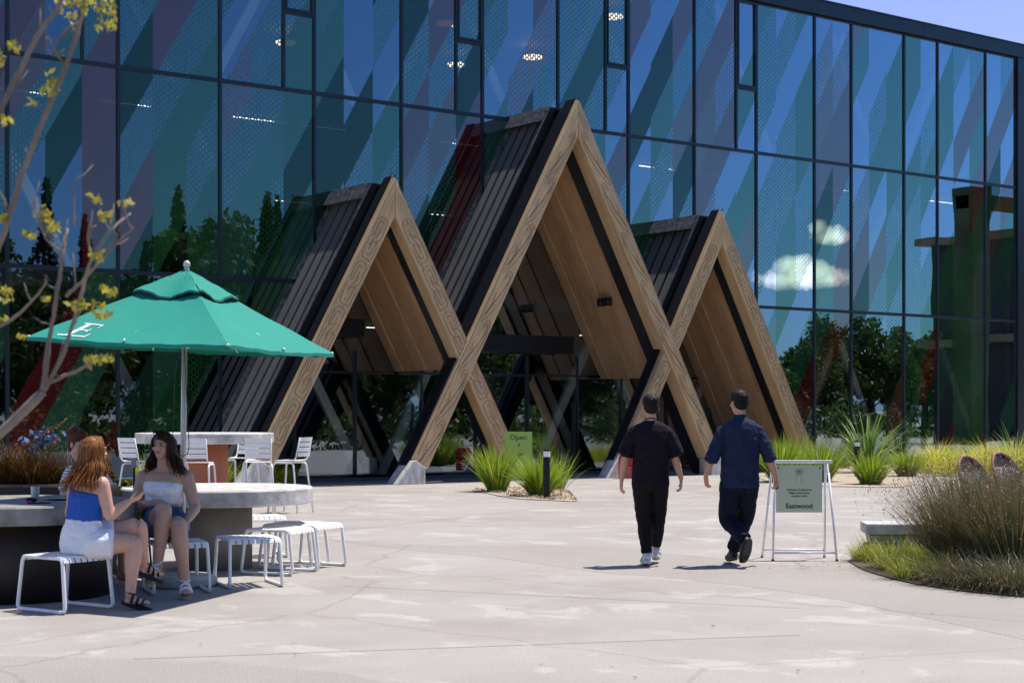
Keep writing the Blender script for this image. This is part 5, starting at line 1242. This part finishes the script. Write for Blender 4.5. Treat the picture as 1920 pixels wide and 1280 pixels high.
sandal((.375, .0, .115), (.53, -.01, .075), p4, BLACK, BLACK, ((.03, .07, .010), (.075, .055, .010), (.12, .045, .010)))
sandal((.43, .26, .325), (.55, .36, .26), p4, BLACK, BLACK, ((.03, .07, .010), (.075, .055, .010), (.12, .045, .010)))
c = MB(); c.tube([V((.375, .0, .165))+V((.040*math.cos(a), .040*math.sin(a), 0)) for a in [2*math.pi*i/14 for i in range(14)]], .0025, 5, closed=True); c.build('anklet', ALU, p4, True)

# the third woman, mostly hidden behind the auburn hair
p5 = person(168, 14.9, 'seated woman with hair bun and striped top, mostly hidden behind the woman in blue')
b = MB(); h5 = Head((-.10, 0, 1.265), (.8, -.5, -.05), (0, 0, 1), .97); h5.flesh(b, (-.06, .02, 1.10))
torso(b, [(-.04, .05, .50), (-.04, .05, .62), (-.04, .05, .74), (-.04, .03, .88), (-.045, .02, .99), (-.05, .02, 1.05), (-.06, .02, 1.10)], [.165, .155, .125, .145, .155, .125, .058], [.13, .11, .09, .105, .085, .06, .05], (.6, .8, 0))
arm(b, (.03, .12, 1.0), (.13, .10, .86), (.02, -.16, .84), .98); hand(b, (.02, -.16, .84), (-.2, -1, .1), (0, 0, -1), 1, .5, .9)
arm(b, (-.14, -.09, 1.0), (-.20, -.14, .80), (-.02, -.24, .84), .98); hand(b, (-.02, -.24, .84), (.8, -.5, .1), (0, 0, -1), -1, .5, .9)
leg(b, (-.02, -.03, .53), (.36, -.22, .54), (.34, -.20, .12), 1.05); leg(b, (.0, .10, .53), (.38, .05, .54), (.38, .05, .12), 1.05)
foot(b, (.34, -.20, .11), (.48, -.28, .03), .95); foot(b, (.38, .05, .11), (.53, .0, .03), .95)
blob('body', b, SK_W, p5, .0065, 3); h5.face(p5); short_hair(h5, p5, H_RED, 7)
c = MB(); c.ell(h5.p(0, -.06, .13), .055, .05, .045); c.ell(h5.p(.02, -.09, .12), .035, .035, .03); o = blob('hair_bun', c, H_RED, p5, .006, 1)
m_, g_ = mat('striped_cotton'); b_ = g_.n('ShaderNodeBsdfPrincipled', i_Roughness=.8); t_ = g_.n('ShaderNodeTexCoord'); s_ = g_.n('ShaderNodeSeparateXYZ'); g_.l(t_.outputs['Object'], s_.inputs[0])
g_.l(g_.mix(g_.m('GREATER_THAN', g_.m('FRACT', g_.m('MULTIPLY', s_.outputs[2], 38)), .72), (.74, .73, .70), (.12, .12, .14)), b_.inputs[0]); finish(g_, b_.outputs[0])
c = MB(); torso(c, [(-.04, .05, .62), (-.04, .05, .74), (-.04, .03, .88), (-.045, .02, .99), (-.05, .02, 1.055), (-.058, .02, 1.085)], [.16, .138, .158, .168, .138, .07], [.12, .104, .118, .10, .078, .06], (.6, .8, 0))
c.loft([V((-.02, .08, 1.01)), V((.03, .12, 1.0)), V((.13, .10, .88))], [.06, .066, .066], [.06, .066, .066], (1, 0, 0), 16); c.loft([V((-.10, -.05, 1.01)), V((-.14, -.09, 1.0)), V((-.19, -.13, .84))], [.06, .066, .066], [.06, .066, .066], (1, 0, 0), 16)
blob('striped_top', c, m_, p5, .008, 3, .004, 10, 3)
c = MB(); c.loft([(-.04, .05, .47), (-.04, .05, .56), (-.04, .05, .66)], [.17, .175, .155], [.14, .14, .12], (.6, .8, 0), 18)
for hp, kn in (((-.02, -.03, .53), (.28, -.18, .54)), ((.0, .10, .53), (.28, .07, .54))): c.loft([V(hp), V(hp).lerp(V(kn), .5), V(kn)], [.105, .10, .095], [.105, .10, .095], (0, 1, 0), 16)
blob('shorts', c, DENIM, p5, .008, 2, .004, 14, 9)
stool(182, 14.95, 35, 'white slatted stool under the hidden woman with the hair bun')
